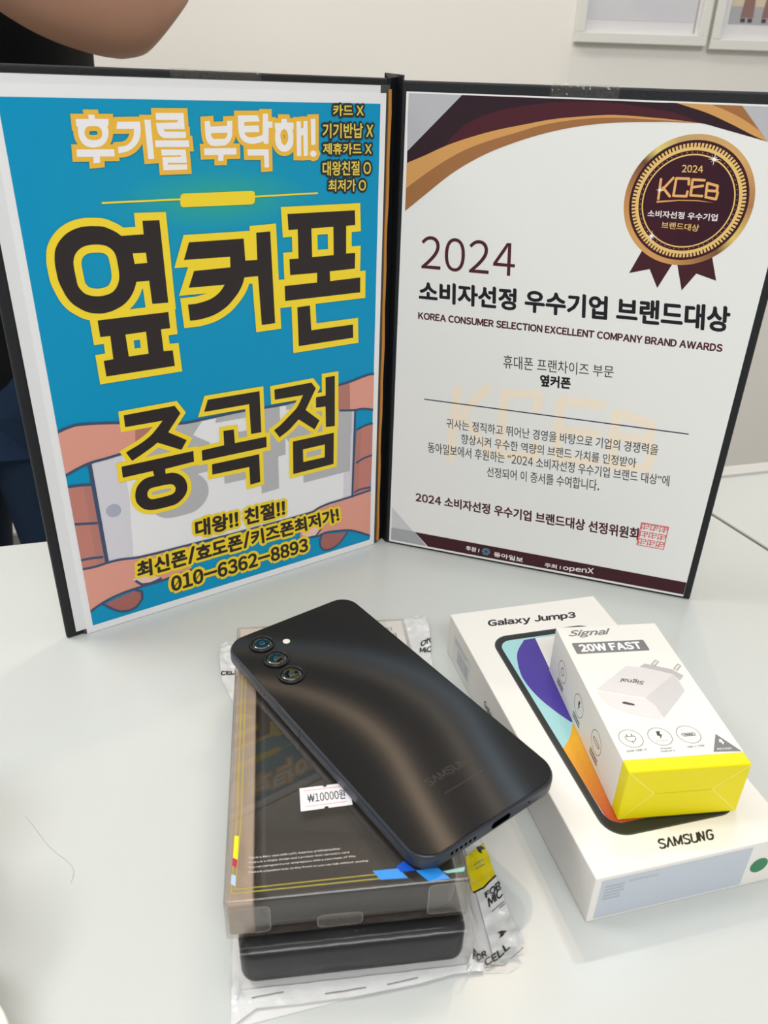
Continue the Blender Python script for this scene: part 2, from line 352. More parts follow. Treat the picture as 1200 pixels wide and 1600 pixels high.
D={"shop":[[[[62.3,236.7],[71.2,236.5],[71.5,194.2],[62.7,194.5],[62.4,206.7],[55.6,206.8],[54.4,203.8],[52.6,200.7],[50.2,197.9],[47.2,195.6],[43.7,194.0],[39.9,192.9],[35.9,192.5],[32.0,193.0],[28.3,194.2],[24.8,196.5],[22.0,199.0],[19.7,202.5],[18.2,206.5],[17.0,210.7],[16.7,214.4],[16.6,218.7],[16.9,221.7],[17.7,225.3],[19.3,228.2],[21.5,230.7],[24.2,232.8],[27.5,234.4],[31.3,235.4],[35.0,235.7],[38.7,235.5],[42.4,235.0],[45.4,233.7],[48.4,232.0],[50.7,230.1],[62.2,230.1]],[[[25.5,219.2],[26.5,222.2],[28.4,224.5],[31.1,226.1],[34.4,226.8],[38.7,226.7],[42.4,225.8],[45.3,223.6],[46.6,220.9],[47.0,217.8],[47.2,212.3],[46.7,208.5],[45.2,205.4],[42.9,203.0],[39.8,201.8],[35.8,201.4],[32.0,202.0],[29.0,203.3],[27.1,205.4],[25.9,207.9],[25.6,211.1],[25.4,215.5]],[[55.4,221.2],[62.3,221.0],[62.4,215.8],[55.8,215.9]]]],[[[33.0,189.2],[71.0,189.2],[71.1,180.3],[65.9,180.3],[66.1,168.1],[71.3,167.8],[71.6,158.8],[33.4,158.8],[33.2,167.5],[38.3,167.7],[38.4,180.3],[33.2,180.4]],[[[46.4,180.0],[57.6,180.1],[57.6,167.9],[46.7,167.9]]]],[[[86.0,224.5],[117.6,224.3],[117.9,212.5],[125.2,212.3],[125.3,226.9],[133.9,227.1],[134.9,175.1],[126.2,175.1],[125.2,203.3],[116.8,203.4],[115.3,199.5],[112.8,195.6],[109.2,191.8],[105.5,188.6],[101.1,186.1],[96.5,184.3],[91.9,183.4],[87.5,182.9],[82.8,183.0],[82.4,191.9],[87.0,191.9],[91.4,192.5],[95.3,193.4],[98.5,194.8],[101.6,196.9],[104.7,200.5],[83.7,200.9],[87.5,209.5],[108.7,209.6],[108.9,215.3],[82.4,215.7]],[]],[[[145.0,235.7],[189.6,235.5],[190.0,227.2],[183.7,227.1],[183.8,211.2],[190.2,211.2],[190.1,201.9],[172.4,201.8],[172.6,196.0],[194.1,196.2],[194.2,187.1],[142.0,187.4],[141.9,196.1],[163.6,196.1],[163.7,201.7],[145.7,202.0],[145.5,211.0],[151.4,210.9],[151.3,227.1],[145.4,227.1]],[[[160.2,227.1],[174.9,227.1],[175.1,211.0],[160.5,211.0]]]],[[[149.9,182.8],[158.5,182.9],[159.2,167.7],[189.2,167.5],[189.5,159.0],[150.3,159.0]],[]]],"branch":[[[[39.7,135.3],[69.1,135.4],[72.1,130.3],[63.7,120.1],[74.3,112.9],[70.5,107.4],[56.7,115.1],[53.3,113.0],[49.0,110.8],[44.8,108.8],[40.9,107.1],[38.1,113.0],[41.5,114.4],[45.7,116.0],[49.9,118.1],[53.7,120.5],[57.0,123.5],[61.2,127.8],[39.6,128.2]],[]],[[[34.5,104.9],[77.7,105.1],[77.5,98.1],[59.5,97.5],[59.4,94.4],[63.1,94.2],[66.2,93.0],[69.1,90.6],[71.0,87.5],[71.8,83.9],[71.4,80.2],[69.7,77.1],[67.0,74.6],[63.6,72.8],[58.8,72.4],[53.4,72.4],[49.3,72.7],[45.7,73.8],[43.3,75.5],[41.1,78.4],[40.0,81.5],[40.1,85.5],[41.2,89.1],[43.3,91.9],[46.0,93.8],[49.2,94.6],[52.5,94.7],[52.1,98.0],[34.4,97.9]],[[[50.4,87.3],[61.3,87.0],[63.6,85.9],[64.6,83.7],[64.0,81.5],[61.9,80.0],[51.1,79.7],[48.6,80.4],[47.3,82.1],[47.3,84.7],[48.5,86.7]]]],[[[89.3,135.4],[122.7,134.9],[122.6,107.9],[115.6,108.1],[115.4,127.8],[86.4,128.3]],[]],[[[82.9,104.3],[97.4,104.5],[97.6,113.9],[104.4,113.5],[104.5,104.4],[125.9,104.1],[125.8,97.0],[82.7,97.4]],[]],[[[88.6,93.7],[120.4,93.3],[120.2,73.8],[113.2,73.5],[113.1,86.1],[88.3,86.7]],[]],[[[132.7,134.1],[158.7,134.3],[161.9,129.9],[154.2,116.7],[164.4,107.5],[160.6,101.9],[149.1,111.2],[145.8,108.5],[141.9,105.4],[135.1,101.7],[131.4,107.4],[135.7,109.8],[140.0,113.0],[144.4,116.4],[148.2,119.7],[152.6,127.0],[132.8,127.5]],[]],[[[169.0,136.0],[175.9,135.9],[175.9,101.3],[169.1,101.8],[168.9,116.3],[161.8,116.8],[161.9,123.8],[169.0,123.8]],[]],[[[144.5,96.8],[175.2,96.6],[174.9,73.7],[144.1,73.5]],[[[151.7,89.6],[168.2,89.6],[168.0,80.3],[151.8,80.5]]]]],"headline":[[[[42.3,284.8],[45.1,284.8],[45.2,283.1],[51.5,283.1],[51.1,280.1],[50.5,280.0],[50.8,277.7],[50.2,275.3],[48.8,273.1],[46.8,271.6],[44.0,270.9],[41.4,270.9],[38.9,271.8],[37.4,273.5],[36.6,275.8],[36.8,279.8],[36.2,279.9],[36.3,283.0],[42.3,283.0]],[[[39.5,277.0],[40.1,278.7],[41.4,279.8],[43.8,280.0],[46.1,279.9],[47.5,278.7],[47.7,277.0],[47.2,275.4],[45.7,274.3],[43.2,274.0],[40.9,274.4],[39.8,275.6]]]],[[[34.7,270.1],[52.4,270.0],[52.3,266.8],[45.2,266.9],[44.9,264.1],[41.9,263.9],[42.0,266.8],[34.5,266.9]],[]],[[[55.5,281.8],[66.4,282.0],[66.4,278.2],[65.5,274.7],[63.6,272.0],[61.2,270.1],[58.3,268.8],[54.3,268.2],[54.4,271.0],[57.5,271.3],[59.8,272.3],[61.6,274.0],[62.7,276.2],[63.2,278.8],[54.6,278.8]],[]],[[[68.7,282.8],[71.8,282.8],[71.7,265.4],[68.7,265.3]],[]],[[[74.7,285.8],[88.9,285.9],[88.8,278.7],[77.7,278.6],[78.6,277.6],[89.3,277.5],[89.1,274.7],[78.2,274.7],[75.9,275.7],[74.8,277.6],[74.3,281.4],[85.3,281.7],[85.7,282.7],[74.6,282.7]],[]],[[[73.0,273.7],[90.4,273.6],[90.5,270.6],[73.0,270.7]],[]],[[[75.7,269.6],[88.4,269.4],[88.5,263.2],[78.5,263.4],[78.5,262.6],[88.5,262.5],[88.5,260.1],[75.9,260.0],[75.9,266.1],[85.5,266.1],[85.7,266.8],[75.7,266.8]],[]],[[[99.6,282.3],[102.4,282.5],[102.6,279.9],[111.6,280.2],[111.8,282.5],[114.7,282.6],[114.3,277.1],[113.7,274.5],[112.0,272.4],[109.7,271.1],[102.6,271.0],[100.6,272.2],[99.6,275.1]],[[[102.6,276.8],[111.6,277.0],[111.1,275.3],[109.9,274.2],[104.1,274.1],[102.8,275.1]]]],[[[98.3,269.8],[116.1,269.8],[116.0,266.7],[108.8,266.7],[108.4,263.8],[105.6,263.8],[105.7,266.7],[98.3,266.7]],[]],[[[118.0,285.1],[129.2,285.2],[130.2,282.3],[121.4,282.0],[121.3,280.2],[129.6,280.4],[129.7,277.3],[121.1,277.1],[121.7,276.0],[123.5,274.9],[127.4,274.9],[131.5,275.9],[132.2,286.0],[135.2,286.0],[135.0,282.4],[137.6,282.3],[137.5,279.3],[135.3,279.3],[134.8,271.6],[132.1,271.7],[131.9,273.0],[129.2,272.1],[125.3,271.7],[122.1,272.2],[119.6,273.6],[118.2,276.0],[117.8,279.7]],[]],[[[122.4,269.1],[134.8,269.0],[134.6,260.1],[132.0,260.0],[131.9,265.9],[122.4,266.1]],[]],[[[143.0,283.6],[146.0,283.6],[146.3,281.9],[150.2,281.8],[150.1,278.6],[149.5,278.5],[149.8,275.4],[149.5,271.5],[147.7,268.8],[144.6,267.6],[141.6,268.3],[139.4,270.8],[138.8,274.3],[139.3,278.6],[138.9,278.7],[138.9,281.7],[142.8,281.7]],[[[142.0,275.4],[142.6,277.8],[144.4,278.9],[146.0,277.8],[146.7,275.4],[146.2,272.6],[144.4,270.7],[142.8,272.1]]]],[[[151.9,282.4],[154.6,282.5],[154.7,279.1],[156.1,279.1],[156.3,282.7],[158.7,282.7],[158.6,265.4],[156.0,265.3],[156.0,275.6],[154.6,275.5],[154.4,265.3],[151.8,265.4]],[]],[[[160.7,283.7],[163.6,283.8],[163.4,270.9],[160.8,270.8]],[]],[[[164.2,266.4],[163.5,265.2],[162.0,264.7],[160.5,265.3],[159.9,266.5],[160.6,267.6],[162.0,268.1],[163.5,267.6]],[]]],"bar":[[85.1,248.7],[124.0,248.6],[125.5,247.9],[125.7,245.3],[125.2,242.6],[123.7,241.7],[84.4,242.1],[83.3,242.8],[83.2,245.6],[83.8,248.0]],"barlines":[[[43.2,246.0],[83.8,246.0]],[[125.0,245.6],[164.8,245.9]]],"small":[["카드 X",[[174.9,285.3],[194.6,285.2],[194.4,291.0],[174.9,290.6]]],["기기반납 X",[[168.2,274.3],[201.1,274.1],[201.3,281.6],[168.2,281.5]]],["제휴카드 X",[[168.3,266.1],[200.5,265.4],[200.3,271.3],[168.4,271.6]]],["대왕친절 O",[[168.0,255.0],[200.3,254.5],[200.1,262.0],[168.1,262.3]]],["최저가 O",[[171.7,246.6],[197.0,245.7],[197.0,252.3],[171.8,252.7]]]],"lower":[["대왕!! 친절!!",[[74.4,46.2],[136.8,44.5],[136.8,56.0],[74.7,57.9]]],["최신폰/효도폰/키즈폰최저가!",[[35.0,28.4],[179.6,27.9],[178.0,39.2],[35.6,40.2]]],["010-6362-8893",[[55.1,11.6],[153.9,11.3],[153.1,21.6],[55.4,22.3]]]],"phone_pic":[[17.3,110.1],[35.7,114.1],[72.9,123.8],[90.3,123.5],[112.3,123.8],[132.6,122.9],[146.5,123.3],[164.6,123.0],[179.5,111.4],[191.9,109.0],[190.3,44.7],[178.7,44.3],[170.9,43.8],[163.3,42.9],[157.2,41.0],[93.4,41.3],[37.8,43.0],[25.9,45.0],[18.3,45.7]],"bezel":[[[17.3,110.1],[35.7,114.1],[36.6,83.6],[34.0,44.7],[25.9,45.0],[18.3,45.7]],[[184.4,110.4],[191.9,109.0],[190.3,44.7],[182.9,44.7]]],"homebtn":[[30.8,77.0],[29.0,74.6],[25.6,74.2],[22.9,76.3],[22.2,79.4],[24.0,81.9],[27.5,82.6],[30.2,80.6]],"skin":[[[3.0,132.3],[9.3,134.0],[15.1,134.6],[36.1,131.5],[48.5,129.1],[55.2,123.4],[47.1,117.9],[34.7,112.3],[26.7,111.8],[17.8,111.1],[10.1,109.0],[3.0,105.2]],[[150.7,124.2],[179.4,129.1],[187.2,129.9],[201.5,132.4],[208.6,132.1],[207.9,106.4],[198.0,109.2],[191.4,109.5],[164.5,112.9]],[[3.6,100.0],[16.5,97.9],[17.9,45.4],[3.0,45.8]],[[193.2,94.9],[200.4,96.7],[207.6,97.1],[205.3,45.9],[190.3,44.7]],[[2.7,45.9],[17.9,45.4],[25.9,45.0],[37.8,43.0],[70.9,42.0],[69.2,23.7],[49.2,21.8],[35.2,21.8],[22.8,21.0],[12.3,18.6],[2.4,14.2]],[[148.7,37.9],[163.3,42.9],[178.7,44.3],[190.3,44.7],[205.9,45.8],[206.9,7.2],[196.7,13.5],[187.9,17.8],[177.7,20.2],[167.7,21.6],[158.4,20.7],[148.3,22.2]]],"skin_dark":[[[45.6,129.6],[52.8,128.2],[55.1,122.2],[44.0,116.6]],[[150.7,124.2],[179.4,129.1],[187.2,129.9],[187.9,110.2],[164.5,112.9]],[[12.4,98.5],[16.5,97.9],[17.9,45.4],[12.3,45.4]],[[193.2,94.9],[197.3,95.9],[195.1,45.5],[190.3,44.7]]],"mid_skin":[[[3.6,100.0],[12.4,98.5],[12.3,45.4],[3.0,45.8]],[[197.3,95.9],[207.6,97.1],[205.3,45.9],[195.1,45.5]]],"drop":[[[12.5,17.1],[31.4,20.3],[35.6,17.8],[35.5,13.5],[31.6,8.6],[26.2,7.6],[19.7,10.1]],[[165.6,20.7],[186.8,16.5],[178.8,8.7],[171.9,6.6],[167.1,7.5],[164.5,11.0],[164.0,16.4]]],"nail":[[[31.7,29.2],[44.5,28.2],[48.2,24.1],[40.7,23.3],[34.4,25.0]],[[148.5,29.9],[162.1,31.0],[165.2,26.0],[160.5,21.2],[151.3,21.9]]],"ink":[[4.5,[[3.0,132.3],[9.3,134.0],[15.1,134.6],[36.1,131.5],[55.6,126.8],[72.9,123.8],[90.4,123.9],[112.3,124.2],[132.6,123.3],[146.6,123.7],[179.4,129.1],[187.2,129.9],[201.5,132.4],[208.6,132.1]]],[4.5,[[3.2,106.4],[10.1,109.0],[17.8,111.1],[26.7,111.8],[37.3,112.9]]],[6.5,[[17.4,111.2],[18.2,44.8]]],[4.5,[[3.2,99.7],[10.4,99.0],[16.5,97.9]]],[4.5,[[3.0,76.0],[10.2,74.4],[16.6,73.0]]],[4.5,[[2.8,51.6],[9.4,51.2],[16.6,49.8]]],[4.5,[[2.6,45.5],[11.4,44.8],[18.3,45.2],[25.9,45.0],[37.8,43.0],[70.9,42.0],[93.4,41.3],[157.2,41.0],[163.3,42.9],[170.9,44.1],[178.7,44.3],[190.3,44.7],[205.9,45.8]]],[4.5,[[2.4,14.2],[12.3,18.6],[22.8,21.0],[35.2,21.8],[49.2,21.8],[69.2,23.7]]],[4.5,[[11.4,18.0],[19.7,9.6],[26.2,7.2],[31.5,8.1],[35.8,12.9],[36.0,18.2],[32.3,20.9]]],[4,[[33.1,27.3],[36.6,23.2],[42.2,22.3],[49.4,23.7]]],[3.6,[[179.5,111.4],[191.4,109.5],[198.0,109.2],[207.9,106.4]]],[4.5,[[191.9,109.9],[190.3,43.7]]],[3.6,[[193.2,94.9],[200.4,96.7],[207.6,97.1]]],[3.6,[[193.1,70.0],[198.8,72.1],[206.7,73.2]]],[3.6,[[191.8,47.4],[197.1,48.6],[205.8,47.9]]],[3.6,[[148.3,22.2],[162.0,20.7],[167.7,21.6],[177.7,20.2],[187.9,17.8],[196.7,13.5],[206.9,7.2]]],[3.2,[[186.8,16.5],[178.8,8.7],[171.9,6.6],[167.1,7.5],[164.5,11.0],[164.0,16.4],[165.6,20.7]]],[3.2,[[151.3,21.9],[160.5,21.2],[165.2,26.0]]]],"cert_text":[["2024",[[13.8,200.1],[72.3,200.5],[71.0,220.0],[13.3,219.8]],0,"wine"],["소비자선정 우수기업 브랜드대상",[[14.0,180.5],[198.1,181.2],[195.8,195.1],[13.5,192.4]],0.5,"black"],["KOREA CONSUMER SELECTION EXCELLENT COMPANY BRAND AWARDS",[[13.9,168.7],[197.1,169.4],[196.7,173.6],[13.7,172.9]],0.22,"wine"],["휴대폰 프랜차이즈 부문",[[71.6,143.4],[139.5,145.9],[138.6,153.3],[70.7,152.0]],-0.03,"grey"],["옆커폰",[[96.2,134.8],[114.7,135.4],[114.1,142.5],[95.3,142.2]],0.3,"black"],["귀사는 정직하고 뛰어난 경영을 바탕으로 기업의 경쟁력을",[[37.5,96.8],[174.4,99.5],[173.7,106.7],[37.0,103.9]],0.04,"grey"],["향상시켜 우수한 역량의 브랜드 가치를 인정받아",[[48.4,87.1],[163.0,88.8],[162.4,95.7],[47.8,94.3]],0.04,"grey"],["동아일보에서 후원하는 “2024 소비자선정 우수기업 브랜드 대상”에",[[25.7,76.9],[185.2,79.5],[184.3,86.9],[25.2,84.8]],0.04,"grey"],["선정되어 이 증서를 수여합니다.",[[68.2,65.8],[143.0,68.1],[142.3,76.5],[67.5,73.2]],0.04,"grey"],["2024 소비자선정 우수기업 브랜드대상 선정위원회",[[18.9,37.0],[173.5,37.2],[172.5,45.9],[18.6,44.4]],0.25,"wine"]],"rule":[[20.7,115.2],[189.7,116.4]],"wm":[[37.8,72.6],[173.3,88.2],[169.2,129.2],[36.9,127.7]],"stamp":[[173.5,33.3],[190.7,33.6],[190.1,50.7],[172.2,50.4]],"band":[[19.3,11.8],[210.0,11.4],[210.6,-0.0],[30.1,1.5]],"band_text":[["후원 I",[[58.4,2.4],[67.9,2.3],[68.1,5.9],[58.3,6.2]],0.15],["동아일보",[[79.0,1.7],[100.0,0.9],[99.8,4.9],[78.9,5.3]],0.18],["주최 I",[[115.7,0.6],[126.7,1.0],[126.6,4.2],[115.5,4.1]],0.15],["openX",[[128.6,0.3],[149.3,1.3],[148.9,6.8],[128.2,4.7]],0.2]],"logo":[73.1,4.5],"grey_tri":[[1.4,28.8],[17.9,12.2],[1.6,12.1]],"grey_par":[[1.5,12.1],[18.6,12.2],[29.5,1.2],[1.0,0.7]],"corner1":[[0.8,297.0],[32.9,296.7],[1.9,266.1]],"dark":[[1.9,266.1],[32.9,296.7],[141.3,296.1],[146.4,296.3],[151.3,295.1],[163.3,292.0],[176.9,287.0],[187.9,282.5],[194.6,280.2],[186.3,282.0],[173.2,284.8],[160.1,287.4],[142.9,288.0],[116.7,287.3],[97.8,285.7],[83.3,283.8],[68.7,280.9],[53.7,277.5],[38.5,273.1],[25.0,268.2],[12.3,262.8],[2.0,258.3]],"wine":[[12.2,264.2],[24.9,270.1],[27.8,274.5],[37.7,282.8],[52.6,288.9],[67.4,292.0],[82.0,294.1],[96.4,295.0],[115.4,295.1],[142.0,292.5],[150.9,290.7],[160.1,287.5],[142.9,288.0],[116.7,287.3],[97.8,285.7],[83.3,283.8],[68.7,280.9],[53.7,277.5],[38.5,273.1],[25.0,268.2]],"gold1":[[1.9,259.8],[12.2,264.2],[24.9,270.1],[38.3,275.0],[53.5,279.5],[68.5,282.9],[83.0,286.0],[97.5,287.9],[116.3,289.5],[142.7,288.7],[151.4,288.1],[160.1,287.4],[143.0,287.2],[117.0,285.8],[98.1,283.2],[79.0,278.6],[59.5,271.8],[44.5,264.9],[29.2,255.4],[13.4,242.5],[2.1,233.1]],"gold2":[[2.0,245.9],[18.1,257.7],[33.7,267.2],[48.9,273.6],[63.9,278.4],[78.5,283.0],[97.6,286.6],[116.6,288.2],[142.9,287.9],[151.5,287.7],[160.1,287.4],[143.0,287.2],[117.0,285.8],[98.1,283.2],[79.0,278.6],[59.5,271.8],[44.5,264.9],[29.2,255.4],[13.4,242.5],[2.1,233.1]],"gold3":[[146.4,296.3],[164.1,296.1],[178.9,296.1],[194.6,280.2],[187.9,282.5],[176.9,287.0],[163.3,292.0],[151.3,295.1]],"gold4":[[164.3,296.0],[178.7,296.1],[189.7,285.1],[180.3,290.2],[171.2,293.8]],"corner2":[[179.1,296.1],[193.1,296.1],[196.1,280.5],[194.5,280.4]],"medal_ext":[[129.1,245.2],[193.3,254.6],[159.5,281.9],[163.8,215.6],[162.0,249.7]],"ribbon":[[[142.8,221.5],[138.0,208.8],[148.8,212.0],[154.9,201.9],[160.6,216.1]],[[163.0,216.3],[168.3,201.8],[174.2,211.8],[185.4,208.9],[180.1,222.6]]],"medal_text":[["2024",[[156.0,263.5],[166.6,263.8],[166.1,267.2],[155.5,267.1]],0.1,"gold"],["소비자선정 우수기업",[[142.5,239.9],[178.9,240.2],[178.6,243.7],[142.2,243.4]],0.12,"white"],["브랜드대상",[[150.9,234.5],[170.6,234.1],[170.5,237.7],[150.6,238.0]],0.06,"gold"]],"kceb":[[145.6,249.3],[177.1,250.7],[175.9,259.6],[145.6,260.4]],"kcebline":[[145.9,247.3],[145.8,248.4],[157.0,249.7],[166.8,250.2],[175.6,249.3],[167.0,249.6],[157.1,249.1]],"spark":[[170.9,270.6],[146.5,229.8],[146.4,253.9]],"jump_text":[["Galaxy Jump3",[[17.8,164.2],[71.8,161.5],[74.3,168.3],[20.0,171.4]],0.25],["SAMSUNG",[[32.8,7.0],[57.7,6.2],[60.0,10.6],[34.4,11.2]],0.45]],"jframe":[[15.3,149.3],[14.9,23.6],[21.5,16.6],[24.1,155.7],[54.2,153.4]],"screen":[[18.5,147.3],[18.8,27.2],[22.5,22.9],[25.1,149.7]],"purple":[[33.3,149.2],[40.3,149.6],[35.7,113.6],[31.5,83.9],[29.9,82.9],[25.4,92.3],[21.4,103.6],[19.5,117.2],[21.1,128.4],[25.2,139.6]],"whitepart":[[40.3,149.6],[52.1,149.1],[97.6,144.6],[60.2,53.8],[31.5,83.9]],"orange":[[31.5,83.9],[26.6,76.2],[22.5,71.5],[17.9,67.4],[18.5,26.5],[22.5,22.9],[51.8,18.1],[60.2,53.8]],"jfrontdot":[[79.8,11.0],[84.1,12.0]],"jlabel":[[3.2,2.0],[74.5,-0.4],[72.3,24.4],[1.7,26.8]],"jsmall":[[[4.2,16.8],[10.8,16.5],[10.6,23.5],[4.1,23.9]],[[12.1,21.7],[23.1,21.4],[23.0,22.3],[12.1,22.8]]],"jside_label":[[9.7,5.0],[32.4,0.6],[31.3,14.6],[9.8,20.3]],"jside_text":[[60.4,10.9],[60.4,10.9],[64.9,17.2],[59.7,14.9]],"sig":[["Signal",[[4.0,89.6],[26.3,89.6],[27.9,95.8],[5.9,95.7]],0.25]],"siglabel":[[4.0,85.5],[41.9,84.9],[42.0,76.3],[4.0,76.8]],"sigfast":[[4.8,78.0],[39.1,77.5],[39.6,82.6],[5.5,83.0]],"charger":{"top":[[4.3,50.4],[25.0,65.8],[32.9,64.2],[45.8,57.9],[25.1,42.9]],"side":[[25.1,42.9],[29.5,47.4],[45.8,57.9],[46.4,52.3],[46.0,46.0],[35.9,36.5],[28.1,29.3],[28.1,32.1],[27.8,37.6]],"front":[[4.0,50.2],[6.5,49.3],[25.1,42.9],[27.8,37.6],[28.1,31.7],[26.8,29.1],[23.1,29.7],[12.9,34.2],[6.9,38.9],[4.6,44.2]],"plate":[[31.5,64.8],[35.0,66.9],[46.8,61.6],[50.4,56.6],[46.9,53.2],[45.8,57.9],[40.5,60.7]],"pin1":[[38.1,66.0],[41.5,69.1],[42.6,67.6],[39.6,64.9]],"pin2":[[47.8,62.0],[51.5,65.3],[52.4,63.9],[48.9,60.5]],"slot":[[13.2,41.1],[14.6,41.4],[18.4,39.5],[18.3,38.4],[17.1,38.5],[13.1,40.1]],"edge":[[4.0,50.2],[6.5,49.3],[25.1,42.9],[24.8,42.4],[6.3,48.7],[3.9,49.8]]},"chlogo":[[29.7,54.8],[18.8,58.3],[17.7,54.7],[28.5,51.5]],"icons":[[8.3,18.5],[21.7,18.7],[34.8,18.8]],"icontext":[["20W USB-C",[[3.4,11.0],[12.7,11.3],[12.9,12.4],[3.6,12.0]]],["Power",[[18.8,11.3],[23.8,11.4],[24.0,12.3],[19.1,12.3]]],["Delivery",[[18.2,9.6],[24.6,9.7],[24.9,10.8],[18.5,10.6]]],["USB-C TYPE",[[30.8,11.2],[38.6,11.3],[38.8,12.3],[31.0,12.1]]],["PD FAST",[[43.2,8.9],[50.4,8.8],[49.7,9.8],[43.7,9.9]]]],"tri":[[47.0,18.2],[53.4,7.3],[40.9,8.0]],"bolt2":[[47.2,15.2],[48.1,14.0],[47.6,13.4],[48.4,13.1],[47.2,11.7],[47.0,13.1],[46.2,13.3]],"stripe":[[0.3,6.8],[54.9,7.2]],"seams":[[[-0.1,28.4],[13.6,14.8],[0.8,0.3]],[[13.6,14.8],[38.8,16.6]],[[54.2,28.4],[38.8,16.6],[54.2,0.2]]],"sideicons":[[17.6,11.7],[42.9,12.5],[66.9,12.8]],"lens":[[16.0,149.5],[15.4,135.1],[15.4,121.5]],"flash":[26.7,141.5],"ptext":[[26.9,31.8],[51.1,30.1],[53.5,33.5],[29.0,35.1]],"pline":[[28.6,21.1],[50.2,19.8]],"sticker":[[29.7,38.2],[50.8,39.4],[50.0,51.3],[29.5,50.2]],"stext":[[32.9,42.1],[48.6,42.5],[48.6,46.7],[32.9,46.3]],"ctext":[["This is a diary case with soft, luxurious artificial leather.",[[8.9,17.9],[44.3,18.3],[44.3,19.4],[8.8,18.9]]],["There is a simple design and 1 pocket that can hold a card.",[[8.9,15.9],[47.5,16.4],[47.5,17.3],[8.8,16.8]]],["You can safeguard your smartphone with a case made of TPU.",[[9.0,13.8],[49.6,14.3],[49.6,15.3],[8.9,14.7]]],["There is a handset hole on the front so you can talk without opening.",[[8.9,11.6],[54.3,11.9],[54.4,12.8],[8.8,12.6]]]],"cyel":[[[3.7,37.2],[2.7,4.2]],[[5.1,37.1],[4.2,5.0]],[[2.7,3.9],[49.5,4.1]],[[3.6,5.1],[49.8,6.3]]],"cblk":[[[3.2,29.3],[4.9,28.9],[4.7,18.3],[3.0,19.3]],[[3.0,19.3],[4.7,18.1],[4.5,14.5],[2.8,16.0]],[[2.7,12.1],[4.3,11.3],[4.2,7.0],[2.6,8.0]]],"cblue":[[[55.2,7.8],[65.2,7.8],[68.2,3.3],[57.8,3.7]],[[71.5,6.2],[80.2,6.4],[84.0,1.3],[75.6,1.1]],[[67.6,10.8],[71.5,6.2],[65.8,6.1],[64.4,8.6]]],"caqua":[[81.6,4.7],[90.5,5.7],[89.8,3.8],[83.1,3.7]],"cback":[[94.5,165.1],[94.4,138.1]],"inner_left":[[11.8,113.3],[11.1,78.6]],"pouch_text":[["FOR",[[48.7,213.9],[55.5,219.0],[55.3,222.7],[48.4,216.5]],0.5],["MIC",[[49.7,210.2],[55.8,215.3],[55.3,218.9],[49.3,213.5]],0.5],["CELL",[[45.9,184.9],[55.4,190.1],[54.5,192.4],[45.2,187.2]],0.4],["FOR",[[40.4,185.2],[46.5,188.7],[46.1,191.3],[40.6,187.1]],0.4]],"pouch_yel":[[41.6,234.2],[50.3,241.9],[54.0,225.0],[51.8,222.7],[48.1,218.9],[44.1,216.9],[43.1,217.8]],"pouch_arc":[[54.0,225.0],[51.8,222.9],[48.1,219.1],[43.6,216.8]],"pouch_blot":[[[46.6,239.1],[49.0,240.2],[50.6,238.5],[48.7,237.1],[49.1,235.8],[47.5,236.4]],[[51.5,198.0],[53.5,198.9],[55.5,198.7],[54.3,197.5],[53.7,196.2],[52.0,195.3],[52.7,196.9]]],"pouch_bars":[[[50.5,207.9],[56.2,212.9]],[[53.6,209.3],[56.4,211.7]],[[45.6,227.8],[49.8,230.6]],[[44.6,229.7],[49.5,233.2]],[[55.3,186.5],[60.6,190.3]],[[45.8,184.4],[53.9,185.4]],[[-16.0,172.2],[-0.6,175.2]],[[7.4,176.5],[19.2,179.5]],[[-43.2,169.8],[-31.5,172.4]]],"pouch_right":[[44.2,239.3],[49.2,247.9],[53.3,227.0],[56.2,216.7],[57.7,208.2],[58.8,201.4],[61.6,192.4]],"pouch_bottom":[[-49.4,159.5],[-41.0,166.8],[-25.8,168.1],[-3.1,173.8],[20.4,180.1],[35.1,187.4],[38.6,185.3],[44.5,183.7],[56.9,186.5],[61.4,191.1]],"pouch_left":[[-94.6,374.2],[-92.6,359.5],[-88.3,345.6],[-83.6,336.9],[-76.6,324.3]],"pouch_text2":[["CELL",[[-90.1,349.2],[-80.5,351.1],[-81.3,353.9],[-90.8,352.4]],0.3],["OR",[[25.2,381.5],[31.3,383.4],[31.5,387.0],[25.3,385.5]],0.3],["MIC",[[24.6,376.9],[31.4,377.3],[31.5,381.1],[24.7,380.4]],0.3]],"pouch_ur":[[20.8,412.9],[28.0,411.6],[30.6,396.2],[31.6,382.7],[31.3,376.5]],"pouch_cap":[[1.3,407.9],[10.5,411.0],[20.8,412.9]],"kceb_s":[[[146.0,259.4],[146.5,249.5]],[[152.2,260.4],[147.6,254.1]],[[147.9,255.2],[152.2,251.1]],[[160.7,257.7],[160.3,260.5],[153.8,260.3],[154.0,251.5],[160.8,251.7],[160.8,254.1]],[[168.2,260.2],[162.2,260.2],[162.8,252.3],[168.7,252.3]],[[162.6,256.3],[168.0,257.4]],[[170.0,258.9],[175.4,257.8],[175.6,255.2],[170.4,255.2]],[[170.0,258.9],[170.6,251.9],[176.0,251.2],[176.2,254.4],[175.6,255.2]]],"wm_s":[[[43.0,125.0],[41.3,75.1]],[[62.0,128.5],[46.4,106.6]],[[47.4,107.6],[68.3,83.3]],[[96.2,119.1],[95.4,129.0],[73.8,126.8],[75.3,83.5],[98.7,85.3],[98.4,94.5]],[[135.9,127.4],[110.3,127.0],[112.2,87.0],[137.4,88.3]],[[111.5,107.0],[136.2,107.8]],[[145.5,123.5],[166.6,119.7],[167.4,109.0],[145.1,108.0]],[[145.5,123.5],[147.2,87.7],[169.6,89.3],[171.0,102.0],[167.4,109.0]]]}

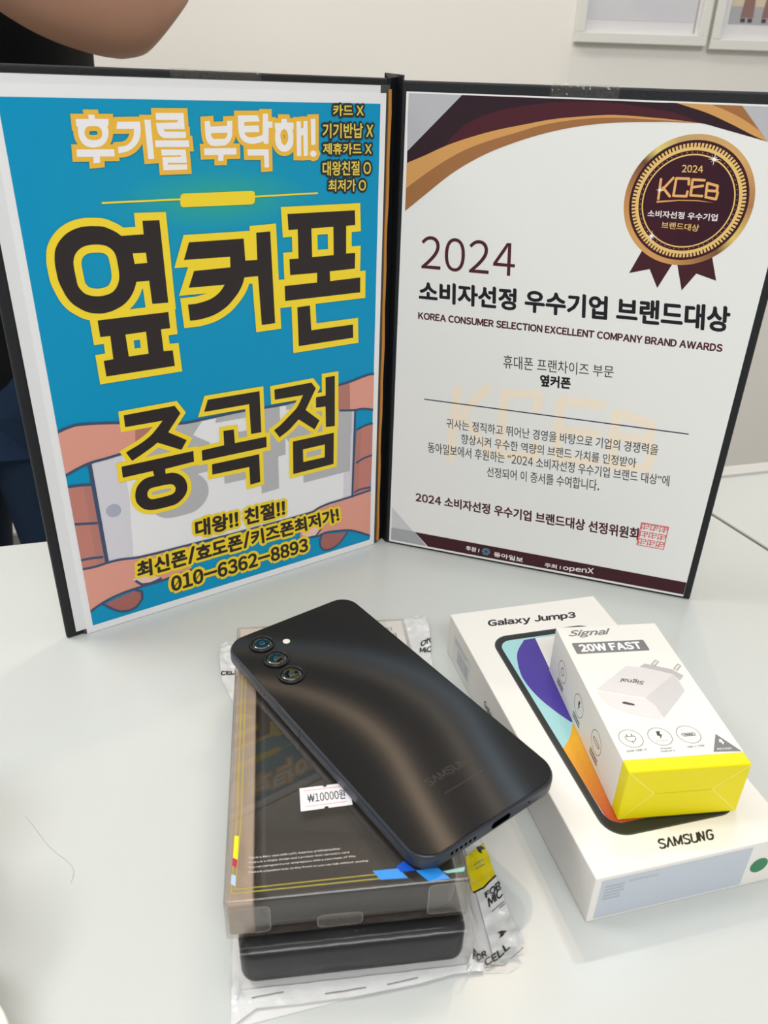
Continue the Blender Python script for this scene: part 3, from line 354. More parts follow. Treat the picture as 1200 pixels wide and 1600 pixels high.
# ------------------------------------------------------------------ materials
PAPER = mat('white_paper', rgb(238, 238, 240), 0.45, 0.4)
BLACK_LEATHER = mat('black_leatherette', rgb(22, 24, 28), 0.5, 0.4, bump=(1500, 0.25))
DESK = mat('white_laminate', (0.60, 0.625, 0.612, 1), 0.22, 0.3, noise=(9, (0.585, 0.61, 0.597, 1)))
DESK_EDGE = mat('grey_edge_band', rgb(90, 90, 88), 0.5)
STEEL = mat('white_painted_steel', rgb(215, 215, 213), 0.4)

# ------------------------------------------------------------------ the room
WALLM = mat('cream_wall_paint', (0.89, 0.865, 0.81, 1), 0.75, 0.2, bump=(60, 0.08), noise=(2.2, (0.87, 0.845, 0.80, 1)))
def plane_box(name, x0, y0, z0, x1, y1, z1, m):
    return structure(mesh_obj(name, [(x, y, z) for z in (z0, z1) for x, y in ((x0, y0), (x1, y0), (x1, y1), (x0, y1))],
        [[3, 2, 1, 0], [4, 5, 6, 7], [0, 1, 5, 4], [1, 2, 6, 5], [2, 3, 7, 6], [3, 0, 4, 7]], m, scale=1))
WY = 1.6
plane_box('floor', -2.6, -1.6, -0.80, 2.3, WY + .1, -0.74, mat('grey_floor_tile', rgb(150, 148, 144), 0.35, noise=(3, rgb(135, 133, 128))))
plane_box('wall_back', -2.6, WY, -0.74, 2.3, WY + .1, 1.75, WALLM)
plane_box('wall_right', 2.2, -1.6, -0.74, 2.3, WY, 1.75, WALLM)
plane_box('wall_left', -2.6, -1.6, -0.74, -2.5, WY, 1.75, WALLM)
plane_box('ceiling', -2.6, -1.6, 1.75, 2.3, WY + .1, 1.82, mat('white_ceiling_paint', (0.85, 0.85, 0.84, 1), 0.8, 0.2))
plane_box('baseboard_back', -2.5, WY - .012, -0.74, 2.2, WY, -0.66, mat('grey_baseboard', rgb(120, 120, 118), 0.5))

# ------------------------------------------------------------------ desks
def isect(p, d, q, e):
    cr = d[0] * e[1] - d[1] * e[0]; t = ((q[0] - p[0]) * e[1] - (q[1] - p[1]) * e[0]) / cr
    return (p[0] + d[0] * t, p[1] + d[1] * t)
B0, BD = (-261.0, 489.0), (math.cos(math.radians(16.6)), math.sin(math.radians(16.6)))
Q0, QD = (268.5, 571.0), (0.400, -0.9165)
corner = isect(B0, BD, Q0, QD)
def along(p, d, t): return (p[0] + d[0] * t, p[1] + d[1] * t)
back_l = along(corner, BD, -1150); front_r = along(corner, QD, 980); front_l = (back_l[0] + QD[0] * 980, back_l[1] + QD[1] * 980)
desk = empty('desk', Matrix.Identity(4), 'white laminate desk carrying the open folder, the phone and the boxes', 'desk')
bevel_obj(mesh_obj('tabletop', *prism([front_l, front_r, corner, back_l], -28, 0), DESK, desk), 0.0012, 2)
def inset(c, k, others):
    cx = sum(p[0] for p in others) / 4; cy = sum(p[1] for p in others) / 4
    L = math.hypot(cx - c[0], cy - c[1]); return (c[0] + (cx - c[0]) / L * k, c[1] + (cy - c[1]) / L * k)
cs = [front_l, front_r, corner, back_l]
for c in cs:
    x, y = inset(c, 90, cs); mesh_obj('leg', *prism([(x + a, y + b) for a, b in rect(-22, -22, 22, 22)], -740, -28), STEEL, desk)
desk2 = empty('desk', Matrix.Identity(4), 'second white desk at the right edge, behind a dark joint line', 'desk')
GAP = 3.2; nrm = (-QD[1], QD[0])
c2 = along(corner, nrm, GAP); f2 = along(c2, QD, 980); e2 = (c2[0] + BD[0] * 900, c2[1] + BD[1] * 900); g2 = (f2[0] + BD[0] * 900, f2[1] + BD[1] * 900)
bevel_obj(mesh_obj('tabletop', *prism([c2, f2, g2, e2], -28, 0.4), DESK, desk2), 0.0012, 2)
b1 = along(c2, QD, 0.5); b2 = along(e2, QD, 0.5)
mesh_obj('back_rail', *prism([along(b1, QD, 16), along(b2, QD, 16), b2, b1], 0.35, 3.0), mat('pale_grey_rail', rgb(205, 205, 203), 0.4), desk2)
mesh_obj('edge_band', *prism([along(c2, nrm, -2.9), along(f2, nrm, -2.9), f2, c2], -28, -1.2), DESK_EDGE, desk2)
cs = [c2, f2, g2, e2]
for c in cs:
    x, y = inset(c, 90, cs); mesh_obj('leg', *prism([(x + a, y + b) for a, b in rect(-22, -22, 22, 22)], -740, -28), STEEL, desk2)

# ------------------------------------------------------------------ open certificate folder
PO = frame_matrix(*FR['poster']); CE = frame_matrix(*FR['cert'])
folder = empty('certificate_folder', Matrix.Translation((-0.00056, 0.5077, 0)), 'black leatherette certificate folder standing open like a book on the desk', 'folder')
def world_part(o, parent, mw):
    o.parent = parent; o.matrix_parent_inverse = parent.matrix_world.inverted() if False else Matrix.Identity(4)
    o.matrix_local = parent.matrix_world.inverted() @ mw
    return o
zb = -FR['poster'][0][2]; zc = -FR['cert'][0][2]
pl = world_part(bevel_obj(mesh_obj('cover', *prism(rect(-11.6, zb + .1, 214.5, 304.6), -6.0, -2.4), BLACK_LEATHER), 0.0012, 3), folder, PO); pl['label'] = 'left cover of the folder'
pr = world_part(bevel_obj(mesh_obj('cover', *prism(rect(-3.2, zc + .1, 214.6, 302.6), -4.4, -0.7), BLACK_LEATHER), 0.0012, 3), folder, CE); pr['label'] = 'right cover of the folder'
# spine: soft cloth strip bridging the covers
sp = []
for z in (0.4, 100, 200, 305.4):
    a = PO @ Vector((.212, 0, -.0022)); b = CE @ Vector((-.0028, 0, -.0008)); a2 = PO @ Vector((.212, 0, -.0062)); b2 = CE @ Vector((-.0028, 0, -.0046))
    m = (a + b) / 2 + Vector((.0008, .006, 0)); m2 = (a2 + b2) / 2 + Vector((.001, .007, 0))
    wob = 0.0 if z < 300 else 0.4
    sp.append([(p.x * 1000, p.y * 1000, z + (wob * k)) for k, p in enumerate((a, (a * .5 + m * .5), m, (b * .5 + m * .5), b, b2, m2, a2))])
sp = [[(x + .56, y - 507.7, z) for x, y, z in r] for r in sp]
mesh_obj('spine', *loft(sp), mat('black_spine_cloth', rgb(16, 18, 22), 0.6, 0.3), folder, smooth=False)

# clear sleeve on the left cover with its orange edge strip
sleeve = empty('plastic_sleeve', PO, 'smoky clear document sleeve with an orange edge strip, on the left cover behind the poster', 'document sleeve')
SLEEVE = mat('smoky_sleeve_plastic', rgb(66, 70, 70), 0.22, 0.5)
mesh_obj('sleeve_sheet', *prism(rect(-1.6, -0.75, 213.0, 301.2), -2.2, -1.7), SLEEVE, sleeve)
strip = []
for k in range(25):
    v = 1.5 + k * 297.5 / 24; w = 0.28 * math.sin(k * 1.7) + 0.2 * math.sin(k * .6 + 1)
    sh = -0.55 * (1 - v / 300.)
    strip.append([(211.6 + w * .5 - sh, v, -1.65), (213.4 + w - sh, v, -1.65), (213.4 + w - sh, v, -0.7), (211.6 + w * .5 - sh, v, -0.7)])
mesh_obj('edge_strip', *loft(strip), mat('orange_brown_trim', rgb(190, 128, 52), 0.45), sleeve)['label'] = 'orange-brown edge strip of the sleeve'
back = mesh_obj('backing_sheet', *prism(rect(-6.0, 3.0, 206.4, 300.8), -1.65, -1.45), mat('plain_backing_paper', rgb(228, 228, 231), 0.5, 0.4)); back.matrix_world = PO
tag(back, 'blank white backing sheet peeking out along the left edge behind the blue poster', 'paper sheet')

# ------------------------------------------------------------------ poster
K = 0.86
TEAL = mat('poster_blue_ink', rgb(0, 140, 180, K), 0.4, 0.25)
def teal_material():
    m = TEAL; nt = m.node_tree; b = nt.nodes['Principled BSDF']
    tc = nt.nodes.new('ShaderNodeTexCoord')
    def glow(cx, cy, sx, sy):
        mp = nt.nodes.new('ShaderNodeMapping'); mp.vector_type = 'POINT'
        mp.inputs['Location'].default_value = (-cx * MM / (sx * MM), -cy * MM / (sy * MM), 0); mp.inputs['Scale'].default_value = (1 / (sx * MM), 1 / (sy * MM), 0)
        g = nt.nodes.new('ShaderNodeTexGradient'); g.gradient_type = 'SPHERICAL'
        nt.links.new(tc.outputs['Object'], mp.inputs['Vector']); nt.links.new(mp.outputs[0], g.inputs[0]); return g.outputs['Fac']
    a = glow(106, 246, 100, 80); c = glow(104, 245, 58, 15)
    ad = nt.nodes.new('ShaderNodeMath'); ad.operation = 'MULTIPLY_ADD'; ad.inputs[1].default_value = 0.5; nt.links.new(c, ad.inputs[0])
    sc = nt.nodes.new('ShaderNodeMath'); sc.operation = 'MULTIPLY'; sc.inputs[1].default_value = 0.14; nt.links.new(a, sc.inputs[0]); nt.links.new(sc.outputs[0], ad.inputs[2])
    mx = nt.nodes.new('ShaderNodeMix'); mx.data_type = 'RGBA'; mx.inputs[6].default_value = rgb(0, 139, 184, K); mx.inputs[7].default_value = rgb(60, 172, 96, K)
    nt.links.new(ad.outputs[0], mx.inputs[0]); nt.links.new(mx.outputs[2], b.inputs['Base Color'])
teal_material()
def ink(name, r, g, b, k=K, rough=0.36): return mat(name, rgb(r, g, b, k), 0.4, 0.25)
YEL = ink('poster_yellow_ink', 233, 205, 50); ORG = ink('poster_amber_ink', 226, 176, 62); BLK = ink('poster_black_ink', 44, 38, 38)
WHT = ink('poster_white_ink', 228, 226, 228); SKIN = ink('poster_skin_ink', 212, 148, 133); SKIN2 = ink('poster_dark_skin_ink', 172, 116, 107); SKIN3 = ink('poster_mid_skin_ink', 184, 120, 110)
DROP = ink('poster_red_skin_ink', 158, 98, 92); NAIL = ink('poster_nail_ink', 224, 188, 180); NAVY = ink('poster_navy_line_ink', 62, 78, 106)
PHW = ink('poster_phone_white', 222, 222, 224); PHL = ink('poster_phone_lavender', 204, 202, 210); PHB = ink('poster_button_grey', 163, 166, 184); SHD = ink('poster_grey_letter_shadow', 172, 172, 176)
GOLDTXT = ink('poster_gold_ink', 214, 190, 80)

def onq(q, x, y): return tuple((1 - x) * (1 - y) * q[0][i] + x * (1 - y) * q[1][i] + x * y * q[2][i] + (1 - x) * y * q[3][i] for i in (0, 1))
poster = empty('poster', PO, 'blue shop poster with big Korean lettering and cartoon hands, on the left cover', 'poster')
mesh_obj('sheet', *prism(rect(0, -0.6, 210, 297), -1.4, -0.9), PAPER, poster)
art = Print(); z = -0.86
FIELD = rect(4.0, 4.2, 206.2, 291.6)
art.poly(FIELD, TEAL, z)
SM = lambda l: [smooth(r) for r in l]
art.polys([D['phone_pic']], PHW, z + .04, clip=FIELD)
art.polys(D['bezel'], PHL, z + .08, clip=D['phone_pic']); art.poly(smooth(D['homebtn'],lim=60), PHB, z + .12)
Zt = z + .32
art.polys(SM(D['skin']), SKIN, z + .24, clip=FIELD)
art.polys(D['mid_skin'], SKIN3, z + .28, clip=FIELD); art.polys(D['skin_dark'], SKIN2, z + .31, clip=FIELD)
art.polys(SM(D['drop']), DROP, z + .28, clip=FIELD); art.polys(SM(D['nail']), NAIL, z + .31, clip=FIELD)
pxmm = lambda w, v: w / (2.85 if w > 4.2 else 2.42)
inkp = []
for w, pts in D['ink']: inkp += stroke(smooth(pts, False), pxmm(w, 0))
art.polys(inkp, NAVY, z + .34, clip=FIELD)
art.build('picture', poster)['label'] = 'printed picture of two cartoon hands holding a white phone on blue'
t = Print()
GLY = lambda l: [[smooth(o), [smooth(h) for h in hs]] for o, hs in l]
t.glyphs(GLY(D['headline']), WHT, z + .45, ORG, 2.15); t.build('headline_lettering', poster)['label'] = 'white Korean headline with an amber outline'
t = Print(); t.poly(D['bar'], YEL, z + .3)
for b_ in D['barlines']: t.polys(stroke(b_, 0.9), YEL, z + .27)
t.build('divider_bar', poster)
t = Print(); t.glyphs(GLY(D['shop']), BLK, z + .45, YEL, 3.85); t.build('shop_lettering', poster)['label'] = 'largest black lettering with a yellow outline'
t = Print(); t.glyphs(GLY(D['branch']), BLK, z + .45, YEL, 2.7, shadow=(SHD, 10.5, -5.5, D['phone_pic'])); t.build('branch_lettering', poster)['label'] = 'second largest black lettering with a yellow outline'
t = Print()
OUTBLK = ink('poster_outline_black', 40, 44, 44)
for body, q in D['small']:
    vs, fs = text_quad(body, q); t.raw(*swell(vs, fs, 1.35), OUTBLK, z + .40); t.raw(*swell(vs, fs, 0.16), GOLDTXT, z + .45)
t.build('service_lettering', poster)['label'] = 'five short gold lines with black outlines'
t = Print(); YD = ink('poster_label_yellow', 228, 198, 40)
rows = [text_quad(b, q) for b, q in D['lower']]
for vs, fs in rows: t.raw(*swell(vs, fs, 2.45), YD, z + .40 + .012 * rows.index((vs, fs)))
for vs, fs in rows: t.raw(*swell(vs, fs, 0.5), BLK, z + .48)
def zero_slash(q, x0, x1): return stroke([onq(q, x0, .22), onq(q, x1, .78)], .75)
t.polys(zero_slash(D['lower'][2][1], .012, .062) + zero_slash(D['lower'][2][1], .152, .205), BLK, z + .49)
t.build('contact_lettering', poster)['label'] = 'three lower lines with the phone number in black on yellow'

# ------------------------------------------------------------------ award certificate
KC = 0.80
def cink(name, r, g, b, rough=0.45): return mat(name, rgb(r, g, b, KC), rough, 0.22)
CW = cink('certificate_wine', 58, 26, 33); CDK = cink('certificate_dark', 44, 28, 36); CW2 = cink('certificate_wine_swoosh', 70, 30, 40)
G1 = cink('certificate_gold', 192, 142, 84); G2 = cink('certificate_deep_gold', 146, 100, 62); GL = cink('certificate_light_gold', 206, 178, 116)
CG1 = cink('certificate_pale_grey', 186, 188, 190); CG2 = cink('certificate_mid_grey', 152, 154, 158); CGR = cink('certificate_corner_grey', 168, 168, 174)
TB = cink('certificate_black_ink', 26, 27, 32); TG = cink('certificate_grey_ink', 58, 58, 62); TW = cink('certificate_wine_ink', 70, 30, 40)
NAVYR = cink('certificate_rule_ink', 44, 44, 66); WM = cink('certificate_watermark', 224, 212, 194); REDS = cink('certificate_seal_red', 196, 84, 88)
WHITE_INK = cink('certificate_white_ink', 214, 210, 208)
cert = empty('award_certificate', CE, 'white award certificate with wine and gold corner swoosh, on the right cover', 'certificate')
mesh_obj('sheet', *prism(rect(0, 0, 210, 297), -0.5, -0.1), mat('certificate_paper', rgb(236, 236, 234), 0.5, 0.4), cert)
SHEET = rect(1.4, 1.6, 209.9, 296.2)
d = Print()
d.polys([smooth(D['dark'], lim=30)], CDK, -.05, clip=SHEET); d.polys([smooth(D['wine'], lim=30)], CW2, -.03, clip=smooth(D['dark'], lim=30))
d.polys([smooth(D['gold1'], lim=30)], G1, -.01, clip=SHEET); d.polys([smooth(D['gold2'], lim=30)], G2, .01, clip=SHEET); d.polys([smooth(D['gold3'], lim=30)], G1, .0, clip=SHEET); d.polys([smooth(D['gold4'], lim=30)], G2, .02, clip=SHEET);
d.build('corner_swoosh', cert)['label'] = 'wine and gold swoosh across the top'
for k_, z_ in (('corner1', -.07), ('corner2', .0)):
    d = Print(); rg = D[k_] if k_ == 'corner1' else [D[k_][0], (209.8, 296.1), (209.8, D[k_][2][1]), D[k_][3]]; d.polys([rg], CGR, z_, clip=SHEET); d.build('corner_patch', cert)['label'] = 'grey printed corner'
d = Print(); d.polys([D['grey_tri']], CG1, -.07, clip=SHEET); d.polys([D['grey_par']], CG2, -.06, clip=SHEET); d.build('corner_patch', cert)['label'] = 'grey printed corner at the lower left'
d = Print(); band = [(19.3, 11.8), (209.9, 11.4), (209.9, 1.6), (30.0, 1.6)]
d.polys([band], CW, -.05, clip=SHEET); d.build('sponsor_band', cert)['label'] = 'wine band along the bottom'
for body, q, b_ in D['band_text']:
    d = Print(); d.text(body, [(p[0], p[1] + 2.2) for p in q], WHITE_INK, -.01, b_ * .7); d.build('sponsor_lettering', cert)
lx, ly = D['logo'][0], D['logo'][1] + 1.9; LG = cink('certificate_teal_logo', 72, 122, 138); d = Print()
d.polys([disc((lx, ly), 3.0)], LG, -.02); d.polys(stroke([(lx - 2.6, ly - 1.4), (lx + 2.6, ly + 1.4)], .45) + stroke([(lx - 2.6, ly + 1.4), (lx + 2.6, ly - 1.4)], .45) + stroke([(lx, ly - 3), (lx, ly + 3)], .45), CW, 0)
d.build('sponsor_emblem', cert)['label'] = 'round teal emblem'
d = Print(); wq = D['wm']
def caps(lines, w): return [p for l in lines for p in stroke(l, w) + [disc(l[0], w * .5, 10), disc(l[-1], w * .5, 10)]]
d.polys(caps(D['wm_s'], 6.0), WM, -.08); d.build('watermark', cert)['label'] = 'large faint beige watermark letters'
d = Print()
d.polys(stroke(D['rule'], .75), NAVYR, -.05)
for body, q, b_, c_ in D['cert_text']:
    d.text(body, q, {'wine': TW, 'black': TB, 'grey': TG}[c_], -.04, b_, res=8 if body == '2024' else 3)
d.build('award_lettering', cert)['label'] = 'printed award title and citation lines'
d = Print(); sq = D['stamp']; u0, v0, u1, v1 = sq[0][0], (sq[0][1] + sq[1][1]) / 2, sq[1][0], (sq[2][1] + sq[3][1]) / 2
st = stroke([(u0, v0), (u1, v0), (u1, v1), (u0, v1), (u0, v0)], .55); rs = random.Random(4)
for r_ in range(3):
    for c_ in range(3):
        x = u0 + (u1 - u0) * (c_ + .12) / 3; y = v0 + (v1 - v0) * (r_ + .12) / 3; w_ = (u1 - u0) / 3 * .76; h_ = (v1 - v0) / 3 * .76
        st += stroke([(x, y), (x, y + h_), (x + w_, y + h_), (x + w_, y + h_ * .55)], .55) + stroke([(x, y + h_ * .3), (x + w_, y + h_ * .3)], .5)
        st += stroke([(x + w_ * rs.uniform(.3, .7), y), (x + w_ * rs.uniform(.3, .7), y + h_)], .55) + stroke([(x + w_ * .3, y + h_ * .65), (x + w_, y + h_ * .65)], .55)
d.polys(st, REDS, -.02); d.build('seal_stamp', cert)['label'] = 'red square seal stamp'
# medal printed at the upper right
MX, MY, MR = 162.0, 248.9, 33.4
GM = mat('medal_gold', rgb(186, 138, 84, KC), 0.4, 0.4)
def conic(m, stops, cx, cy):
    nt = m.node_tree; b = nt.nodes['Principled BSDF']; tc = nt.nodes.new('ShaderNodeTexCoord')
    mp = nt.nodes.new('ShaderNodeMapping'); mp.inputs['Location'].default_value = (-cx * MM, -cy * MM, 0); nt.links.new(tc.outputs['Object'], mp.inputs['Vector'])
    g = nt.nodes.new('ShaderNodeTexGradient'); g.gradient_type = 'RADIAL'; nt.links.new(mp.outputs[0], g.inputs[0])
    cr = nt.nodes.new('ShaderNodeValToRGB'); el = cr.color_ramp.elements
    el[0].position = stops[0][0]; el[0].color = stops[0][1]; el[1].position = stops[-1][0]; el[1].color = stops[-1][1]
    for p_, c_ in stops[1:-1]: e_ = el.new(p_); e_.color = c_
    nt.links.new(g.outputs['Fac'], cr.inputs[0]); nt.links.new(cr.outputs[0], b.inputs['Base Color'])
conic(GM, [(0, rgb(176, 124, 70, KC)), (.1, rgb(196, 146, 84, KC)), (.22, rgb(190, 138, 82, KC)), (.36, rgb(112, 72, 44, KC)), (.41, rgb(205, 178, 96, KC)), (.5, rgb(160, 112, 70, KC)), (.62, rgb(196, 152, 92, KC)), (.80, rgb(182, 150, 96, KC)), (.86, rgb(208, 190, 110, KC)), (.9, rgb(98, 62, 44, KC)), (1, rgb(176, 124, 70, KC))], MX, MY)
G3 = cink('medal_pale_gold', 212, 176, 108); MED = mat('medal_wine', rgb(74, 26, 38, KC), 0.45, 0.22, noise=(18, rgb(28, 16, 28, KC)))
d = Print()
d.polys(D['ribbon'], cink('medal_ribbon_wine', 62, 28, 36), -.05)
def ring(r0, r1, m_, zz, n=72): d.polys([disc((MX, MY), r1, n)], m_, zz, cut=[disc((MX, MY), r0, n)])
ring(29.5, MR, GM, -.02); ring(28.9, 30.6, MED, .0); d.polys([disc((MX, MY), 29.4, 72)], MED, .01)
teeth = []
for k in range(96):
    a = 2 * math.pi * k / 96; ca, sa = math.cos(a), math.sin(a); w_ = .55
    teeth.append([(MX + ca * 26.4 - sa * w_, MY + sa * 26.4 + ca * w_), (MX + ca * 26.4 + sa * w_, MY + sa * 26.4 - ca * w_), (MX + ca * 29.2 + sa * w_, MY + sa * 29.2 - ca * w_), (MX + ca * 29.2 - sa * w_, MY + sa * 29.2 + ca * w_)])
d.polys(teeth + [], G3, .03); ring(25.6, 27.2, G3, .04); ring(23.2, 23.9, G3, .04)
d.polys([disc((MX + 24.7 * math.cos(k * .105), MY + 24.7 * math.sin(k * .105)), .22, 6) for k in range(60)], GL, .04)
for body, q, b_, c_ in D['medal_text']: d.text(body, q, G3 if c_ == 'gold' else WHITE_INK, .05, b_ * .8)
d.polys(caps(D['kceb_s'], 1.3), mat('medal_letter_gold', rgb(214, 160, 96, KC), 0.4, 0.4), .05); d.poly(D['kcebline'], G1, .05)
for k, (x, y) in enumerate(D['spark']):
    s_ = (1.5, 1.5, 1.0)[k]; star = []
    for j in range(16):
        r_ = s_ * ((2.2 if j % 4 == 0 else 1.3) if j % 2 == 0 else .45); star.append((x + r_ * math.cos(j * math.pi / 8), y + r_ * math.sin(j * math.pi / 8)))
    d.poly(star, cink('medal_sparkle_white', 236, 230, 226), .07)
d.build('medal_emblem', cert)['label'] = 'printed gold and wine medal with two ribbon tails'

# tape over the top edge of each cover
TAPE = film('clear_tape', (0.93, 0.93, 0.92, 1), 0.1, 1.55, 0.05, rgb(190, 186, 176), (160, .9, .003))
def tape(fm, u0, u1, zf, zback, top, drop, label, mw):
    rs = random.Random(int(u0)); rings = []
    prof = [(top - drop, zf), (top - drop * .5, zf + .1), (top - .5, zf + .15), (top + .25, zf - .3), (top + .35, (zf + zback) / 2), (top + .25, zback + .2), (top - .5, zback - .15), (top - drop * .8, zback - .1)]
    n = 30; v, f = [], []
    for i in range(n + 1):
        u = u0 + (u1 - u0) * i / n
        for k, (vv, zz) in enumerate(prof): v.append((u + (rs.uniform(-.5, .5) if i in (0, n) else 0), vv + rs.uniform(-.12, .12), zz + rs.uniform(-.02, .10) * (1 if zz > -3 else -1)))
    m_ = len(prof)
    for i in range(n):
        for k in range(m_ - 1): f.append([i * m_ + k, (i + 1) * m_ + k, (i + 1) * m_ + k + 1, i * m_ + k + 1])
    o = mesh_obj('tape_strip', v, f, TAPE, smooth=True); o.matrix_world = mw
    return tag(o, label, 'tape')
tape(PO, 84.7, 133.0, -2.2, -6.1, 304.8, 3.6, 'clear tape over the top edge of the left cover above the blue poster', PO)
tape(CE, 81.0, 116.8, 0.15, -4.5, 302.9, 5.8, 'clear tape over the top edge of the right cover above the certificate', CE)

# ------------------------------------------------------------------ phone box
def yaw(x, y, a, z): return Matrix.Translation((x * MM, y * MM, z * MM)) @ Matrix.Rotation(a, 4, 'Z')
BOXW = mat('white_box_board', rgb(240, 237, 232), 0.42, 0.4)
jb = empty('phone_box', yaw(89.4, 205.8, .26815, 0), 'white phone box lying flat beside the phone, printed with a phone picture and its name', 'phone box')
JW, JL, JH = 93.8, 181.6, 27.5
bevel_obj(mesh_obj('carton', *prism(rect(0, 0, JW, JL), 0.2, JH), BOXW, jb), 0.0006, 2)
d = Print(); KJ = 0.92
def jink(n, r, g, b, rough=.35): return mat(n, rgb(r, g, b, KJ), rough, .45)
JF = jink('box_phone_frame', 34, 37, 38); JF2 = jink('box_phone_rim', 62, 66, 68)
fu0, fu1, fv0, fv1 = 14.6, JW - 14.6, 15.9, 155.4
d.poly(rrect(fu0, fv0, fu1, fv1, 10.5), JF2, JH + .02)
d.poly(rrect(fu0 + .8, fv0 + .8, fu1 - .8, fv1 - .8, 9.8), JF, JH + .04)
scr = rrect(fu0 + 3.6, fv0 + 6.5, fu1 - 3.6, fv1 - 4.6, 7.0)
SCB = jink('screen_aqua', 156, 204, 208); SCP = mat('screen_purple', rgb(76, 58, 150, KJ), .35, .45, noise=(30, rgb(62, 50, 148, KJ))); SCW = jink('screen_pale', 226, 224, 220)
SCO = mat('screen_orange', rgb(222, 150, 50, KJ), .35, .45)
def two_tone(m, c0, c1, v0, v1, grain):
    nt = m.node_tree; b = nt.nodes['Principled BSDF']; tc = nt.nodes.new('ShaderNodeTexCoord'); sx = nt.nodes.new('ShaderNodeSeparateXYZ'); nt.links.new(tc.outputs['Object'], sx.inputs[0])
    mr = nt.nodes.new('ShaderNodeMapRange'); mr.inputs[1].default_value = v0 * MM; mr.inputs[2].default_value = v1 * MM; nt.links.new(sx.outputs['Y'], mr.inputs[0])
    n = nt.nodes.new('ShaderNodeTexNoise'); n.inputs['Scale'].default_value = 900; n.inputs['Detail'].default_value = 3; nt.links.new(tc.outputs['Object'], n.inputs['Vector'])
    ad = nt.nodes.new('ShaderNodeMath'); ad.operation = 'MULTIPLY_ADD'; ad.inputs[1].default_value = grain; nt.links.new(n.outputs['Fac'], ad.inputs[0]); nt.links.new(mr.outputs[0], ad.inputs[2])
    cr = nt.nodes.new('ShaderNodeValToRGB'); el = cr.color_ramp.elements; el[0].position = .1; el[0].color = c0; el[1].position = 1.0; el[1].color = c1
    nt.links.new(ad.outputs[0], cr.inputs[0]); nt.links.new(cr.outputs[0], b.inputs['Base Color'])
two_tone(SCO, rgb(176, 66, 40, KJ), rgb(226, 168, 40, KJ), 26, 78, .22)
d.poly(scr, SCB, JH + .07); d.polys([smooth(D['orange'])], SCO, JH + .09, clip=scr); d.polys([D['whitepart']], SCW, JH + .10, clip=scr); d.polys([smooth(D['purple'])], SCP, JH + .11, clip=scr)
d.build('phone_picture', jb)['label'] = 'printed picture of a phone with an abstract purple, aqua and orange screen'
d = Print(); TXB = jink('box_black_ink', 30, 30, 34)
(b0, q0, w0), (b1, q1, w1) = D['jump_text']
d.text(b0, q0, TXB, JH + .03, .32); d.build('product_lettering', jb)['label'] = 'black product name'; d = Print()
def samsung(p, q, m_, zz, w_):
    """wide sans capitals, the two As without a crossbar"""
    def lam(x0, x1): return [[(x0, 0), ((x0 + x1) / 2, 1), (x1, 0)]]
    x = [0, .145, .285, .455, .59, .735, .875]
    L = [[(.115, .78), (.09, .97), (.03, .97), (.005, .8), (.02, .62), (.1, .40), (.115, .2), (.09, .03), (.03, .03), (.0, .22)]]
    L += [[(.145, 0), (.20, .98), (.255, 0)]]
    L += [[(.29, 0), (.29, .97), (.355, .15), (.42, .97), (.42, 0)]]
    L += [[(a_ + .455, b_) for a_, b_ in L[0]]]
    L += [[(.605, 1), (.605, .2), (.63, .03), (.69, .03), (.715, .2), (.715, 1)]]
    L += [[(.752, 0), (.752, .96), (.832, .04), (.832, 1)]]
    L += [[(1., .78), (.98, .97), (.92, .97), (.895, .78), (.895, .22), (.92, .03), (.98, .03), (1., .2), (1., .48), (.95, .48)]]
    st_ = []
    for l in L: st_ += stroke([onq(q, *c_) for c_ in l], w_)
    p.polys(st_, m_, zz)
samsung(d, q1, TXB, JH + .03, .86)
d.build('maker_lettering', jb)['label'] = 'black maker name'
# end label, green dot and side label
def upright(o, mw): o.matrix_local = mw; return o
FRONT = Matrix(((1, 0, 0, 0), (0, 0, -1, 0), (0, 1, 0, 0), (0, 0, 0, 1)))
SIDE = Matrix(((0, 0, -1, 0), (-1, 0, 0, JL * MM), (0, 1, 0, 0), (0, 0, 0, 1)))
LAB = mat('pale_blue_label', rgb(190, 197, 208, KJ), .3, .5); SMG = jink('label_grey_print', 168, 176, 186)
d = Print(); lab = [(3.0, 1.6), (73.4, 1.6), (73.4, 25.4), (3.0, 25.4)]
d.poly(lab, LAB, .06)
for k, (u, w_) in enumerate(((5, 9), (5, 8.6), (5, 9), (5, 7.6), (5, 8))): d.poly(rect(u, 20.6 - k * 1.9, u + w_, 21.7 - k * 1.9), SMG, .08)
d.poly(rect(15.5, 21.5, 29, 22.3), SMG, .08)
upright(d.build('end_label', jb), FRONT)['label'] = 'pale blue label with faint small print'
d = Print(); d.poly(disc((80.0, 12.2), 4.3, 32, 4.5), mat('green_sticker', rgb(30, 112, 70, .75), .4), .08)
upright(d.build('dot_sticker', jb), FRONT)['label'] = 'round green sticker'
d = Print(); d.poly(rect(9.5, 3.0, 38, 20.5), mat('side_label_paper', rgb(226, 227, 226), .4), .05)
rs = random.Random(3)
for k in range(26):
    u = 17 + k * .72; d.poly(rect(u, 5.2, u + rs.choice((.25, .4, .55)), 14.5), SMG, .07)
for k in range(2): d.poly(rect(12, 16.3 + k * 1.8, 30 + 3 * k, 17.2 + k * 1.8), SMG, .07)
upright(d.build('side_label', jb), SIDE)['label'] = 'white barcode label on the long side'
d = Print(); d.text("Galaxy Jump3", [(60.5, 9.6), (96, 9.6), (96, 14.6), (60.5, 14.6)], TXB, .05, .2)
upright(d.build('side_lettering', jb), SIDE)

